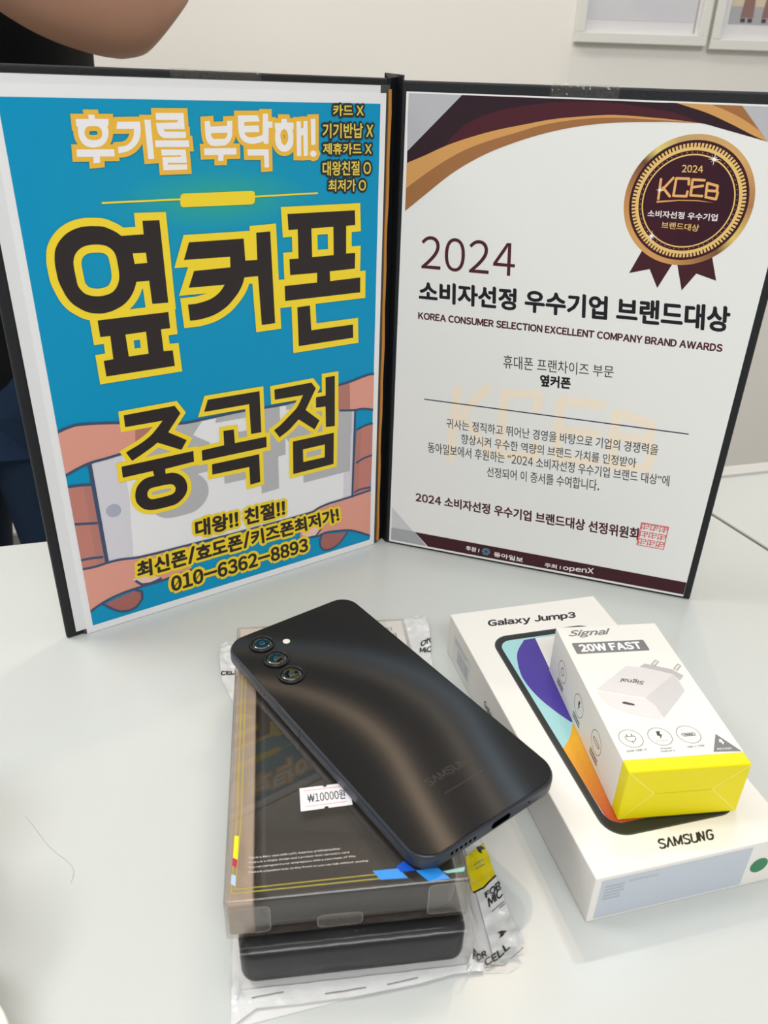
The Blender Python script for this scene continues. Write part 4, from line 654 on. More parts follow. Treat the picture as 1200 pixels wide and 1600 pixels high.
# ------------------------------------------------------------------ charger box on top of it
sb = empty('charger_box', yaw(104.78, 234.79, .13258, 27.72), 'small white and yellow charger box resting on the phone box', 'charger box')
SW, SL, SH = 54.25, 98.7, 28.5; YC = 7.0
v, f = prism(rect(0, YC, SW, SL), 0, SH)
bevel_obj(mesh_obj('carton', v, f, mat('white_carton', rgb(238, 236, 230), .42, .4), sb), 0.0004, 2)
YCM = mat('yellow_carton', rgb(218, 204, 0, .82), .4, .4)
bevel_obj(mesh_obj('end_flap', *prism(rect(0, 0, SW, YC), 0, SH), YCM, sb), 0.0007, 2)['label'] = 'yellow folded end'
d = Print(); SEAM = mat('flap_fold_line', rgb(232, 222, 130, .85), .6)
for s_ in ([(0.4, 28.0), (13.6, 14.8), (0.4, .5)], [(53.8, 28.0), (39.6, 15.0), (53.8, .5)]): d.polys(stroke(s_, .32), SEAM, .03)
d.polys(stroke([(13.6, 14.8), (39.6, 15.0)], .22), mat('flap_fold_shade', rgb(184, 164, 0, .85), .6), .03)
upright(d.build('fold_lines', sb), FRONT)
d = Print(); KS = .9
def sink(n, r, g, b): return mat(n, rgb(r, g, b, KS), .42, .4)
GRY = sink('carton_grey_ink', 118, 118, 120); WH2 = sink('carton_white_ink', 240, 240, 238); DKI = sink('carton_dark_ink', 58, 58, 60)
d.text("Signal", D['sig'][0][1], GRY, SH + .03, .2, .35); d.build('brand_lettering', sb)['label'] = 'grey slanted brand name'
d = Print(); d.poly(rrect(3.9, 76.6, 42.0, 85.3, .9), GRY, SH + .03); d.text("20W FAST", [(7.0, 78.4), (38.8, 78.4), (38.8, 83.7), (7.0, 83.7)], WH2, SH + .06, .32); d.build('power_label', sb)['label'] = 'grey label with white lettering'
d = Print(); d.poly(D['tri'], GRY, SH + .03); d.poly(D['bolt2'], WH2, SH + .06); d.text(*D['icontext'][4], WH2, SH + .06, .03, res=2); d.build('corner_badge', sb)['label'] = 'grey triangle with a white bolt'
CI = [(8.3, 18.6), (21.6, 18.7), (34.8, 18.8)]
ICS = [Print() for _ in CI]
for c_, p_ in zip(CI, ICS): p_.polys([disc(c_, 5.3, 40)], DKI, SH + .03, cut=[disc(c_, 5.05, 40)])
for body, q in D['icontext'][:4]: ICS[0 if q[0][0] < 14 else 1 if q[0][0] < 27 else 2].text(body, q, DKI, SH + .06, .03, res=2)
x, y = CI[0]
ICS[0].polys(stroke([(x - 2.2, y + 1.3), (x + 2.2, y + 1.3), (x + 2.2, y - .4), (x + 1, y - 1.7), (x - 1, y - 1.7), (x - 2.2, y - .4), (x - 2.2, y + 1.3)], .3) + stroke([(x - 1.1, y + 1.3), (x - 1.1, y + 2.7)], .45) + stroke([(x + 1.1, y + 1.3), (x + 1.1, y + 2.7)], .45) + stroke([(x, y - 1.7), (x, y - 3.1)], .3), DKI, SH + .04)
x, y = CI[1]; ICS[1].poly([(x - .5, y + 3.2), (x + 1.3, y + 3.2), (x + .5, y + 1.2), (x + 1.5, y + 1.2), (x - .3, y - 1.6), (x + .1, y + .4), (x - 1., y + .4)], DKI, SH + .04); ICS[1].text("PD FAST", [(x - 2.6, y - 2.9), (x + 2.6, y - 2.9), (x + 2.6, y - 2.1), (x - 2.6, y - 2.1)], DKI, SH + .04, res=1)
x, y = CI[2]; ICS[2].polys([rrect(x - 3.2, y - 1, x + 3.2, y + 1, .98)], DKI, SH + .04, cut=[rrect(x - 2.8, y - .6, x + 2.8, y + .6, .58)]); ICS[2].poly(rect(x - 2.1, y - .3, x + 2.1, y + .3), DKI, SH + .04)
for p_, n_ in zip(ICS, ('plug', 'lightning bolt', 'socket')): p_.build('icon', sb)['label'] = 'round %s icon' % n_
d = Print(); ch = D['charger']
for k, col, zz in (('plate', (176, 174, 176), .03), ('pin1', (206, 204, 204), .03), ('pin2', (206, 204, 204), .03), ('side', (196, 193, 194), .05), ('top', (208, 204, 205), .06), ('front', (214, 210, 210), .07), ('edge', (228, 226, 226), .08), ('slot', (70, 70, 72), .09)):
    d.poly(ch[k], sink('charger_print_' + k.rstrip('12'), *col), SH + zz)
for pn in ('pin1', 'pin2'): d.polys(stroke(ch[pn] + ch[pn][:1], .35), GRY, SH + .045)
d.text("Signal", D['chlogo'], DKI, SH + .09, .08, .35, res=2)
d.build('charger_picture', sb)['label'] = 'printed picture of a white plug-in charger'
SSIDE = Matrix(((0, 0, -1, 0), (-1, 0, 0, SL * MM), (0, 1, 0, 0), (0, 0, 0, 1)))
rs = random.Random(5)
for k, (cx, cy) in enumerate(((17.6, 13.6), (42.6, 13.6), (66.8, 13.6))):
    d = Print(); d.polys([disc((cx, cy), 5.9, 36)], DKI, .04, cut=[disc((cx, cy), 5.6, 36)])
    if k == 0: d.polys([disc((cx, cy), 2.4, 6)], DKI, .04, cut=[disc((cx, cy), 1.9, 6)]); d.polys(stroke([(cx, cy + 2), (cx, cy + 3.3)], .5), DKI, .05)
    if k == 1: d.poly([(cx - .5, cy + 3), (cx + 1.3, cy + 3), (cx + .5, cy + .8), (cx + 1.5, cy + .8), (cx - .4, cy - 2.6), (cx, cy), (cx - 1, cy)], DKI, .04)
    if k == 2: d.polys([rrect(cx - 3.6, cy - 1.2, cx + 3.6, cy + 1.2, 1.1)], DKI, .04, cut=[rrect(cx - 3.1, cy - .7, cx + 3.1, cy + .7, .6)])
    for j in range(2):
        u = cx - 4.5
        while u < cx + 4:
            w_ = rs.uniform(.5, 1.1); d.poly(rect(u, 5.3 - j * 1.9, u + w_, 6.5 - j * 1.9), DKI, .05); u += w_ + .25
    upright(d.build('side_icon', sb), SSIDE)['label'] = 'round icon on the long side'

# ------------------------------------------------------------------ pouch, cases, clear box (the stack under the phone)
CA = math.radians(8.5)
CB = yaw(-53.2, 179.8, CA, 0)
cu = (math.cos(CA), math.sin(CA)); cv = (-math.sin(CA), math.cos(CA))
def to_clear(x, y): dx, dy = x + 53.2, y - 179.8; return (dx * cu[0] + dy * cu[1], dx * cv[0] + dy * cv[1])
def from_clear(u, v_): return (-53.2 + u * cu[0] + v_ * cv[0], 179.8 + u * cu[1] + v_ * cv[1])
DARKCASE = mat('black_flip_case', rgb(21, 22, 26), .42, .4, bump=(700, .08))
pc = empty('flip_case', CB @ Matrix.Translation((0, 0, 0.0012)), 'black phone case sealed inside the printed pouch, lowest in the stack', 'phone case')
CU0, CU1, CV0, CV1, CZ = 4.5, 91.0, -6.5, 158.0, 18.6
mesh_obj('cover', *rounded_slab(CU0, CV0, CU1, CV1, 6.0, 0.0, CZ, 3.6), DARKCASE, pc, smooth=True)
mesh_obj('spine_band', *rounded_slab(CU0 - .5, CV0 + 8, CU0 + 3, CV1 - 8, 1.2, 2.0, CZ - 2, 1.0), mat('black_case_spine', rgb(36, 37, 42), .35), pc, smooth=True)

# pouch film: a sheet draped from the case down to its sealed rim
BOT = [(-49, 159.5), (-41, 166.4), (-25.8, 168.4), (-3, 172.2), (20.4, 177.6), (33, 181.6), (41, 182.8), (48, 183.6), (56, 186.6), (61.5, 191.4)]
RGT = [(61.5, 191.4), (59.4, 200), (56.6, 213), (53.4, 226.5), (49.2, 247.5), (44.5, 275), (38.5, 315), (33, 352), (31, 377), (31, 397), (26, 411.5)]
TOP = [(-95.5, 376), (-70, 384), (-40, 394), (0, 405), (26, 411.5)]
LFT = [(-49, 159.5), (-52, 178), (-58, 215), (-65, 260), (-72, 300), (-77, 324), (-84, 337), (-89, 346), (-93, 360), (-95.5, 376)]
def samp(c, t):
    L = [0]
    for a, b in zip(c, c[1:]): L.append(L[-1] + math.hypot(b[0] - a[0], b[1] - a[1]))
    d_ = t * L[-1]
    for i in range(len(c) - 1):
        if d_ <= L[i + 1] or i == len(c) - 2:
            k = (d_ - L[i]) / (L[i + 1] - L[i]); return (c[i][0] + (c[i + 1][0] - c[i][0]) * k, c[i][1] + (c[i + 1][1] - c[i][1]) * k)
def coons(s, t):
    b, tp, l, r = samp(BOT, s), samp(TOP, s), samp(LFT, t), samp(RGT, t)
    return tuple((1 - t) * b[i] + t * tp[i] + (1 - s) * l[i] + s * r[i] - ((1 - s) * (1 - t) * BOT[0][i] + s * (1 - t) * BOT[-1][i] + (1 - s) * t * TOP[0][i] + s * t * TOP[-1][i]) for i in (0, 1))
def case_dist(x, y):
    u, v_ = to_clear(x, y); r = 5.0
    du = max(CU0 + r - u, u - CU1 + r, 0); dv = max(CV0 + r - v_, v_ - CV1 + r, 0)
    return math.hypot(du, dv) - r
def wave(x, y): return .55 * math.sin(x * .31 + y * .07 + 1) + .4 * math.sin(y * .27 - x * .11) + .3 * math.sin((x + y) * .6)
def film_z(x, y):
    d_ = case_dist(x, y); u, v_ = to_clear(x, y)
    top = CZ + 1.75
    front = 0.0
    if CU0 - 1 < u < CU1 + 1 and v_ < 0:
        low = 1.2 + .35 * (1 + .5 * wave(x, y))
        if v_ > -3: return top
        if v_ >= -7.1: return top - 4.0 * (1 - math.sqrt(max(0, 1 - ((-3 - v_) / 4.15) ** 2)))
        return low + max(0.0, (v_ + 7.95) / .85) * (top - 4.0 - low)
    d_ -= .9
    if d_ <= 0: return top
    reach = 9.0 if v_ > 4 else 6.0
    k = min(1, d_ / reach); s_ = 1 - k * k * (3 - 2 * k)
    low = 1.1 + .5 * (1 + wave(x, y) * .8)
    e_ = min(1.0, max(0.0, (d_ - 3) / 8))
    # lifted corners of the rim
    for cx, cy, h, rr in ((60, 193, 5.5, 16), (-92, 368, 5.0, 22), (28, 404, 6.0, 20), (30, 385, 3.0, 10)):
        q = math.hypot(x - cx, y - cy)
        if q < rr: low += h * (1 - q / rr) ** 1.5 * (1 + .25 * math.sin(x * .6 + y * .3) + .12 * math.sin(y * .9))
    crease = e_ * .55 * (.5 * math.sin(x * .9 + y * .5) * math.sin(y * .33) + .35 * math.sin(x * .45 - y * .8))
    return low + (top - low) * s_ + crease * (1 - s_)
NS = 120
VR = [None] * 7 + [-7.95, -7.55, -7.1, -6.7, -6.0, -5.0, -4.0, -3.0] + [None] * 180
NT = len(VR) - 1
cols = []
for i in range(NS + 1):
    line = [to_clear(*coons(i / NS, k / 240)) for k in range(241)]; vb, vt = line[0][1], line[-1][1]
    def u_at(v_):
        for p, q in zip(line, line[1:]):
            if p[1] <= v_ <= q[1]: return p[0] + (q[0] - p[0]) * (v_ - p[1]) / ((q[1] - p[1]) or 1e-9)
        return line[0][0] if v_ < vb else line[-1][0]
    # rows: rim strip, then a close drop down the front of the case, then the long run to the far seal
    vs_ = [vb + (min(-7.95, vb - 1) - vb) * k / 7 if vb < -8.2 else vb + .004 * k for k in range(7)]
    vs_ += [max(v_, vb + .03 + .004 * k) if vb >= -8.2 else v_ for k, v_ in enumerate(VR[7:15])]
    if vb < -8.2: vs_[:7] = [vb + (-7.95 - vb) * k / 7 for k in range(7)]
    lo = max(vs_[-1], -3.0); vs_ += [lo + (vt - lo) * (k + 1) / 180 for k in range(180)]
    cols.append([((line[0] if k == 0 else line[-1] if k == NT else (u_at(v_), v_))) for k, v_ in enumerate(vs_)])
gv = []
for j in range(NT + 1):
    for i in range(NS + 1):
        u, v_ = cols[i][j]
        if 0 < i < NS:
            if abs(u - 102.5) < .6: u = 102.5
            if abs(u + 3.5) < .6: u = -3.5
        x, y = from_clear(u, v_); gv.append((x, y, max(.9, film_z(x, y))))
def zone(x, y):
    u, v_ = to_clear(x, y)
    if u > 102.5 and v_ > -5: return 1
    if v_ < -7.95 and u < 98: return 1
    if u < -3.5 and v_ > 0: return 1
    if v_ > 172: return 1
    return 0
f0, f1 = [], []
for j in range(NT):
    for i in range(NS):
        a = j * (NS + 1) + i; q = [a, a + 1, a + NS + 2, a + NS + 1]
        cx = sum(gv[k][0] for k in q) / 4; cy = sum(gv[k][1] for k in q) / 4
        (f1 if zone(cx, cy) else f0).append(q)
def sub(faces):
    ids = sorted({i for f_ in faces for i in f_}); mp = {k: n for n, k in enumerate(ids)}
    return [gv[k] for k in ids], [[mp[i] for i in f_] for f_ in faces]
pouch = empty('pouch', Matrix.Identity(4), 'clear and white printed plastic pouch under the stack, its rim spread on the desk', 'pouch')
POUCHCLR = film('pouch_clear_film', (0.95, 0.95, 0.95, 1), 0.07, 1.36, 0.0, rgb(200, 200, 200), (45, .35, .003))
POUCHWHT = mat('pouch_white_film', rgb(222, 223, 224), .15, .7, bump=(140, .7))
mesh_obj('clear_window', *sub(f0), POUCHCLR, pouch, smooth=True)
mesh_obj('printed_rim', *sub(f1), POUCHWHT, pouch, smooth=True)['label'] = 'white printed rim of the pouch'
mesh_obj('back_film', [(gv[k][0], gv[k][1], .25) for k in range(len(gv))], [[r * (NS + 1), (r + 1) * (NS + 1), (r + 1) * (NS + 1) + NS, r * (NS + 1) + NS] for r in range(NT)], mat('pouch_back_film', rgb(224, 224, 224), .4), pouch)
def densify(r, step=1.6):
    out = []
    for a, b in zip(r, r[1:] + r[:1]):
        n = max(1, int(math.hypot(b[0] - a[0], b[1] - a[1]) / step))
        out += [(a[0] + (b[0] - a[0]) * k / n, a[1] + (b[1] - a[1]) * k / n) for k in range(n)]
    return out
def drape(pr, rings, m_, lift, cut=()):
    rr = [densify(r) for r in rings]; xs = [p[0] for r in rr for p in r]; ys = [p[1] for r in rr for p in r]
    ex = []
    x = min(xs)
    while x < max(xs):
        y = min(ys)
        while y < max(ys): ex.append((x + .013, y + .017)); y += 1.7
        x += 1.7
    vs, fs = unite(rr, cut, None, ex); ids = sorted({i for f_ in fs for i in f_}); mp = {k: n for n, k in enumerate(ids)}; vs = [vs[k] for k in ids]; fs = [[mp[i] for i in f_] for f_ in fs]
    if m_ not in pr.mats: pr.mats.append(m_)
    i0 = len(pr.v); pr.v += [(p[0], p[1], max(.9, film_z(*p)) + lift) for p in vs]; used = fs
    pr.f += [[i + i0 for i in f_] for f_ in fs]; pr.m += [pr.mats.index(m_)] * len(fs)
PB = mat('pouch_black_print', rgb(38, 38, 42), .3, .6); PY = mat('pouch_yellow_print', rgb(206, 190, 20, .8), .25, .6); PG = mat('pouch_grey_print', rgb(130, 130, 134), .3)
for body, q, b_ in D['pouch_text'] + D['pouch_text2']:
    vs2, fs2 = swell(*text_quad(body, q), .16); d = Print()
    drape(d, [[vs2[i] for i in f_] for f_ in fs2], PB, .42); d.build('lettering', pouch)['label'] = 'black word ' + body
d = Print(); drape(d, [D['pouch_yel'] + [(41.5, 226)]], PY, .30); drape(d, stroke(D['pouch_arc'], .8), PB, .36); drape(d, D['pouch_blot'][:1], PB, .42)
d.build('yellow_panel', pouch)['label'] = 'yellow panel edged in black'
d = Print(); drape(d, D['pouch_blot'][1:], PB, .42); d.build('dark_mark', pouch)  # small dark blotch on the rim
for b_ in D['pouch_bars']: d = Print(); drape(d, stroke(b_, .4), PG, .40); d.build('small_print', pouch)

# clear box with a second case
clear = empty('clear_box', CB @ Matrix.Translation((0, 0, 0.0206)), 'clear plastic box with a black case inside and a price sticker, under the phone', 'clear box')
BW, BL_, BH = 91.8, 165.2, 20.9
CLR = film('box_clear_plastic', (0.93, 0.92, 0.90, 1), 0.02, 1.75, 0.045, rgb(178, 158, 138), (9, .05, .003))
v, f = prism(rect(0, 0, BW, BL_), 0, BH)
bevel_obj(mesh_obj('shell', v, f, CLR, clear), 0.0011, 3)
HAZE = film('box_flap_plastic', (0.9, 0.9, 0.9, 1), 0.08, 1.45, 0.13, rgb(215, 212, 208)); FEDGE = film('box_flap_edge', (.9, .9, .9, 1), .2, 1.45, .34, rgb(225, 222, 218))
for u0, u1, v0, v1 in ((0.8, 16.5, 2.0, 16.5), (76.0, 91.2, 2.0, 19.0), (34, 51, 1.0, 8.0)):
    ring_ = rrect(u0, v0, u1, v1, 2.2, 5)
    ev_, ef_ = unite(stroke(ring_ + ring_[:1], .3)); n_ = len(ring_)
    mesh_obj('tuck_flap', [(p[0], 0.7, p[1]) for p in ring_] + [(p[0], 0.62, p[1]) for p in ev_], [list(range(n_))] + [[i + n_ for i in q] for q in ef_], [HAZE, FEDGE], clear, [0] + [1] * len(ef_))
KB = .75
def bink(n, r, g, b): return mat(n, rgb(r, g, b, KB), .3, .5)
d = Print(); BY = bink('box_yellow_line', 156, 146, 46); BYB = bink('box_yellow_block', 210, 198, 32); BR = bink('box_red_block', 160, 38, 74); BB = bink('box_blue_block', 150, 176, 216); BLU = bink('box_blue_band', 36, 124, 200); BLD = bink('box_deep_blue', 8, 70, 170); AQ = bink('box_aqua', 120, 176, 170)
TZ = BH + .04
d.polys(stroke([(3.9, 150), (3.9, 37), (2.9, 4.0), (58, 4.3)], .38), BY, TZ); d.polys(stroke([(5.7, 150), (5.6, 37), (4.2, 5.6), (58, 6.2)], .36), BY, TZ)
d.build('border_print', clear)['label'] = 'thin double yellow border'
for ring_, m_, n_ in zip(D['cblk'], (BYB, BR, BB), ('yellow', 'red', 'blue')): d = Print(); d.poly(ring_, m_, TZ + .02); d.build('colour_block', clear)['label'] = n_ + ' printed block'
d = Print()
d.poly(D['cblue'][0], BLU, TZ + .02); d.poly(D['cblue'][1], BLU, TZ + .02); d.poly(D['cblue'][2], BLD, TZ + .04); d.poly(D['caqua'], AQ, TZ + .02); d.build('blue_print', clear)['label'] = 'blue and aqua printed shapes'; d = Print()
PT = bink('box_pale_text', 176, 172, 168)
for body, q in D['ctext']: d.text(body, q, PT, TZ + .02, .04, res=1)
d.build('small_text', clear)['label'] = 'four small pale lines of text'
d = Print(); st_ = [(29.5, 38.2), (39.0, 38.75), (39.4, 39.7), (40.6, 39.75), (41.0, 38.85), (50.8, 39.4), (50.2, 51.3), (41.0, 50.8), (40.6, 49.9), (39.5, 49.85), (39.2, 50.7), (29.4, 50.2)]
d.poly(st_, mat('price_sticker_paper', rgb(236, 234, 238), .5), TZ + .10)
PINK = mat('price_sticker_pink', rgb(226, 150, 152), .5)
d.polys(stroke([(31.4, 40.4), (48.6, 41.3)], .35), PINK, TZ + .13); d.polys(stroke([(31.2, 48.6), (48.4, 49.5)], .35), PINK, TZ + .13)
PK = mat('price_sticker_black', rgb(44, 44, 48), .5)
d.text("\u20a910000\uc6d0", [(32.6, 42.1), (48.2, 42.9), (48.0, 47.9), (32.5, 47.1)], PK, TZ + .13, .06)
d.build('price_sticker', clear)['label'] = 'white price sticker with pink rules'
d = Print(); d.poly(rect(60.5, 142, 89.8, 163.6), mat('barcode_card', rgb(230, 229, 228), .45), BH - .55)
rs = random.Random(9); u = 64.0
while u < 86:
    w_ = rs.choice((.3, .45, .8, 1.1)); d.poly(rect(u, 144, u + w_, 152.8), PK, BH - .5); u += w_ + rs.choice((.35, .6, .9))
d.text("VE 03082", [(70, 155.2), (84, 155.2), (84, 158.2), (70, 158.2)], PK, BH - .5, 0, res=2)
d.poly(rect(2, 150, 60, 163.6), mat('card_header_cream', rgb(214, 200, 194), .5), BH - .6)
for k in range(3): d.poly(rect(8 + k * 7, 158.4, 13 + k * 7, 160.2), mat('card_header_print', rgb(190, 150, 150), .5), BH - .5)
d.build('insert_card', clear)['label'] = 'white card with a barcode at the far end of the box'
box_obj('tint_block', 1.2, 1.6, .25, 10.7, BL_ - 1.6, 17.5, mat('taupe_reflection_tint', rgb(176, 156, 140), .5), clear, .8)  # added block; its taupe stands in for the brownish reflection along the left
fc = empty('flip_case', CB @ Matrix.Translation((0, 0, 0.0206)), 'black phone case lying inside the clear box', 'phone case')
mesh_obj('cover', *rounded_slab(11.4, 2.4, 88.2, 148.5, 7.0, 0.95, 17.6, 4.5), DARKCASE, fc, smooth=True)
mesh_obj('speaker_slot', *rounded_slab(60, 8.0, 72, 9.4, .6, 17.0, 17.5, .1), mat('case_slot_black', rgb(14, 14, 16), .5), fc)

# ------------------------------------------------------------------ the phone
ph = empty('smartphone', yaw(18.6, 192.1, .6615, 41.75), 'black smartphone with three cameras lying face down across the clear box', 'phone')
PW, PL_, PH_ = 77.0, 160.2, 8.1
FRAME = mat('dark_blue_grey_frame', rgb(46, 52, 64), .34, .5, metal=.2)
v, f = rounded_slab(0, 0, PW, PL_, 10.2, 0, PH_ - .35, 1.9, 6)
mesh_obj('frame', v, f, FRAME, ph, smooth=True)
BACK = bpy.data.materials.new('black_satin_glass'); BACK.use_nodes = True; MATS['black_satin_glass'] = BACK
nt = BACK.node_tree; b = nt.nodes['Principled BSDF']
b.inputs['Base Color'].default_value = rgb(17, 18, 21); b.inputs['Roughness'].default_value = .5; b.inputs['Specular IOR Level'].default_value = .1
# hair-fine lines along the back, waving gently towards the cameras, draw each lamp out into a band
gl = nt.nodes.new('ShaderNodeBsdfAnisotropic'); gl.distribution = 'GGX'; gl.inputs['Roughness'].default_value = .215; gl.inputs['Anisotropy'].default_value = .80
tn = nt.nodes.new('ShaderNodeTangent'); tn.direction_type = 'UV_MAP'; tn.uv_map = 'grain'; nt.links.new(tn.outputs[0], gl.inputs['Tangent'])
tc = nt.nodes.new('ShaderNodeTexCoord'); sx = nt.nodes.new('ShaderNodeSeparateXYZ'); nt.links.new(tc.outputs['Object'], sx.inputs[0])
m1 = nt.nodes.new('ShaderNodeMath'); m1.operation = 'MULTIPLY_ADD'; m1.inputs[1].default_value = 1 / .070; m1.inputs[2].default_value = -.042 / .070; nt.links.new(sx.outputs['Y'], m1.inputs[0])
m2 = nt.nodes.new('ShaderNodeMath'); m2.operation = 'MAXIMUM'; m2.inputs[1].default_value = 0; nt.links.new(m1.outputs[0], m2.inputs[0])
m3 = nt.nodes.new('ShaderNodeMath'); m3.operation = 'POWER'; m3.inputs[1].default_value = 2; nt.links.new(m2.outputs[0], m3.inputs[0])
m4 = nt.nodes.new('ShaderNodeMath'); m4.operation = 'MULTIPLY'; m4.inputs[1].default_value = .06; nt.links.new(m3.outputs[0], m4.inputs[0])
cx_ = nt.nodes.new('ShaderNodeCombineXYZ'); cx_.inputs[2].default_value = 1; nt.links.new(m4.outputs[0], cx_.inputs[0])
vt = nt.nodes.new('ShaderNodeVectorTransform'); vt.vector_type = 'NORMAL'; vt.convert_from = 'OBJECT'; vt.convert_to = 'WORLD'; nt.links.new(cx_.outputs[0], vt.inputs[0]); nt.links.new(vt.outputs[0], gl.inputs['Normal'])
fr_ = nt.nodes.new('ShaderNodeFresnel'); fr_.inputs[0].default_value = 1.3
mx_ = nt.nodes.new('ShaderNodeMixShader'); nt.links.new(fr_.outputs[0], mx_.inputs[0]); nt.links.new(b.outputs[0], mx_.inputs[1]); nt.links.new(gl.outputs[0], mx_.inputs[2])
nt.links.new(mx_.outputs[0], nt.nodes['Material Output'].inputs[0])
v, f = rounded_slab(.75, .75, PW - .75, PL_ - .75, 9.6, PH_ - 1.2, PH_, .45, 4)
bc = mesh_obj('back_cover', v, f, BACK, ph, smooth=False); bc['label'] = 'satin black back'
uv = bc.data.uv_layers.new(name='grain')
for lp in bc.data.loops: q = bc.data.vertices[lp.vertex_index].co; uv.data[lp.index].uv = (q.x * 5, q.y * 5)
LR = mat('lens_ring', rgb(14, 15, 18), .35, .4); LG_ = mat('lens_glass', rgb(8, 14, 22), .04, .8, coat=1.0); LI = mat('lens_inner', rgb(34, 52, 62), .15, .8)
for x, y in ((15.7, 147.6), (15.7, 133.2), (15.7, 118.8)):
    L_ = mesh_obj('camera_lens', *lathe([(6.5, PH_ - .3), (6.5, PH_ + .85), (6.2, PH_ + 1.2), (5.5, PH_ + 1.25), (5.35, PH_ + .95)], 48, (x, y)), LR, ph, smooth=True)
    mesh_obj('lens_glass', *lathe([(5.36, PH_ + .4), (5.36, PH_ + .98), (3, PH_ + 1.03), (.3, PH_ + 1.05)], 40, (x, y)), LG_, L_, smooth=True)
    mesh_obj('lens_inner', *lathe([(1.55, PH_ + 1.0), (1.5, PH_ + 1.07), (.7, PH_ + 1.09), (.05, PH_ + 1.07)], 28, (x, y)), LI, L_, smooth=True)
mesh_obj('flash', *lathe([(1.9, PH_ - .2), (1.9, PH_ + .12), (1.5, PH_ + .22), (.1, PH_ + .25)], 28, (27.2, 143.0)), mat('flash_lens', rgb(225, 222, 210), .2, .6), ph, smooth=True)['label'] = 'small pale camera flash'
d = Print(); EMB = mat('embossed_grey', rgb(36, 36, 37), .3, .4)
samsung(d, [(26.3, 27.3), (50.7, 27.3), (50.7, 31.1), (26.3, 31.1)], EMB, PH_ + .02, .55)
d.polys(stroke([(28.6, 20.9), (50.4, 20.9)], .35), mat('faint_back_print', rgb(30, 30, 32), .4), PH_ + .02)
d.build('logo_lettering', ph)['label'] = 'raised maker name on the back'
HOLE = mat('port_black', rgb(4, 4, 5), .9, 0.0)
# bottom edge: port, speaker holes, microphone
mesh_obj('usb_port', *loft([[(p[0], y, p[1]) for p in rrect(35.8, 2.2, 46.2, 5.7, 1.7)] for y in (-.04, 1.0)]), HOLE, ph)
sp_ = Print()
vv, ff = [], []
for k in range(6):
    v1, f1_ = loft([[(p[0], y, p[1]) for p in rrect(14.3 + k * 2.35, 3.1, 15.7 + k * 2.35, 4.9, .68)] for y in (-.04, .9)])
    ff += [[i + len(vv) for i in q] for q in f1_]; vv += v1
mesh_obj('speaker_grille', vv, ff, HOLE, ph)
mesh_obj('microphone_hole', *loft([[(p[0], y, p[1]) for p in disc((57, 4.0), .55, 12)] for y in (-.04, .8)]), HOLE, ph)
# left edge: card tray
mesh_obj('card_tray', *loft([[(x, p[0], p[1]) for p in rrect(121, 2.4, 143, 5.8, 1.4)] for x in (-.06, .6)]), mat('tray_dark_edge', rgb(18, 22, 30), .35, .5), ph)
mesh_obj('card_tray', *loft([[(x, p[0], p[1]) for p in rrect(121.35, 2.75, 142.65, 5.45, 1.2)] for x in (-.1, .5)]), FRAME, ph)
mesh_obj('tray_pin_hole', *loft([[(x, p[0], p[1]) for p in disc((118, 4.1), .5, 12)] for x in (-.05, .6)]), HOLE, ph)
mesh_obj('frame_seam', *loft([[(x, p[0], p[1]) for p in rect(86, 1.2, 87.0, 7.0)] for x in (-.05, .6)]), mat('antenna_seam', rgb(24, 28, 34), .5), ph)

# ------------------------------------------------------------------ left edge: cups, hair
cup = empty('paper_cup', yaw(-188, 201, 0, 0), 'brown paper cup just cut off by the left edge of the desk view', 'cup')
mesh_obj('cup_wall', *lathe([(24, .3), (28.5, 48), (29.4, 49), (28.5, 50), (27.4, 48.5), (23, 3)], 48), mat('brown_kraft_paper', rgb(150, 122, 100), .6), cup, smooth=True)
dish = empty('dish', yaw(-151, 128, 0, 0), 'round cream dish with pale yellow drink at the near left corner', 'dish')
mesh_obj('bowl', *lathe([(24, .3), (34, 8), (36.5, 17), (35.8, 18), (34.2, 17.2), (31, 8), (20, 4)], 64), mat('cream_glaze', rgb(236, 235, 226), .25), dish, smooth=True)
mesh_obj('drink', *lathe([(20, 4.2), (33.6, 14.5), (.1, 14.6)], 64), mat('pale_yellow_drink', rgb(205, 205, 182), .15), dish, smooth=False)
hp = [(-161.1, 249.4), (-152, 241), (-144, 233), (-137.5, 229), (-131, 225), (-128.6, 222), (-127.6, 219), (-127.9, 216)]
cv_ = bpy.data.curves.new('hair_strand', 'CURVE'); cv_.dimensions = '3D'; cv_.bevel_depth = .00007; cv_.bevel_resolution = 1
s_ = cv_.splines.new('NURBS'); s_.points.add(len(hp) - 1); s_.use_endpoint_u = True; s_.order_u = 4
for p_, (x, y) in zip(s_.points, hp): p_.co = (x * MM, y * MM, .00013, 1)
ho = bpy.data.objects.new('hair_curve', cv_); COL.objects.link(ho); bpy.context.view_layer.update()
hm = bpy.data.meshes.new_from_object(ho.evaluated_get(bpy.context.evaluated_depsgraph_get())); bpy.data.objects.remove(ho); bpy.data.curves.remove(cv_)
hm.name = 'hair_strand'; hm.materials.append(mat('fine_hair', rgb(176, 174, 168), .5)); ho = link('hair_strand', hm)
tag(ho, 'single fine hair lying on the desk near its left edge', 'hair')

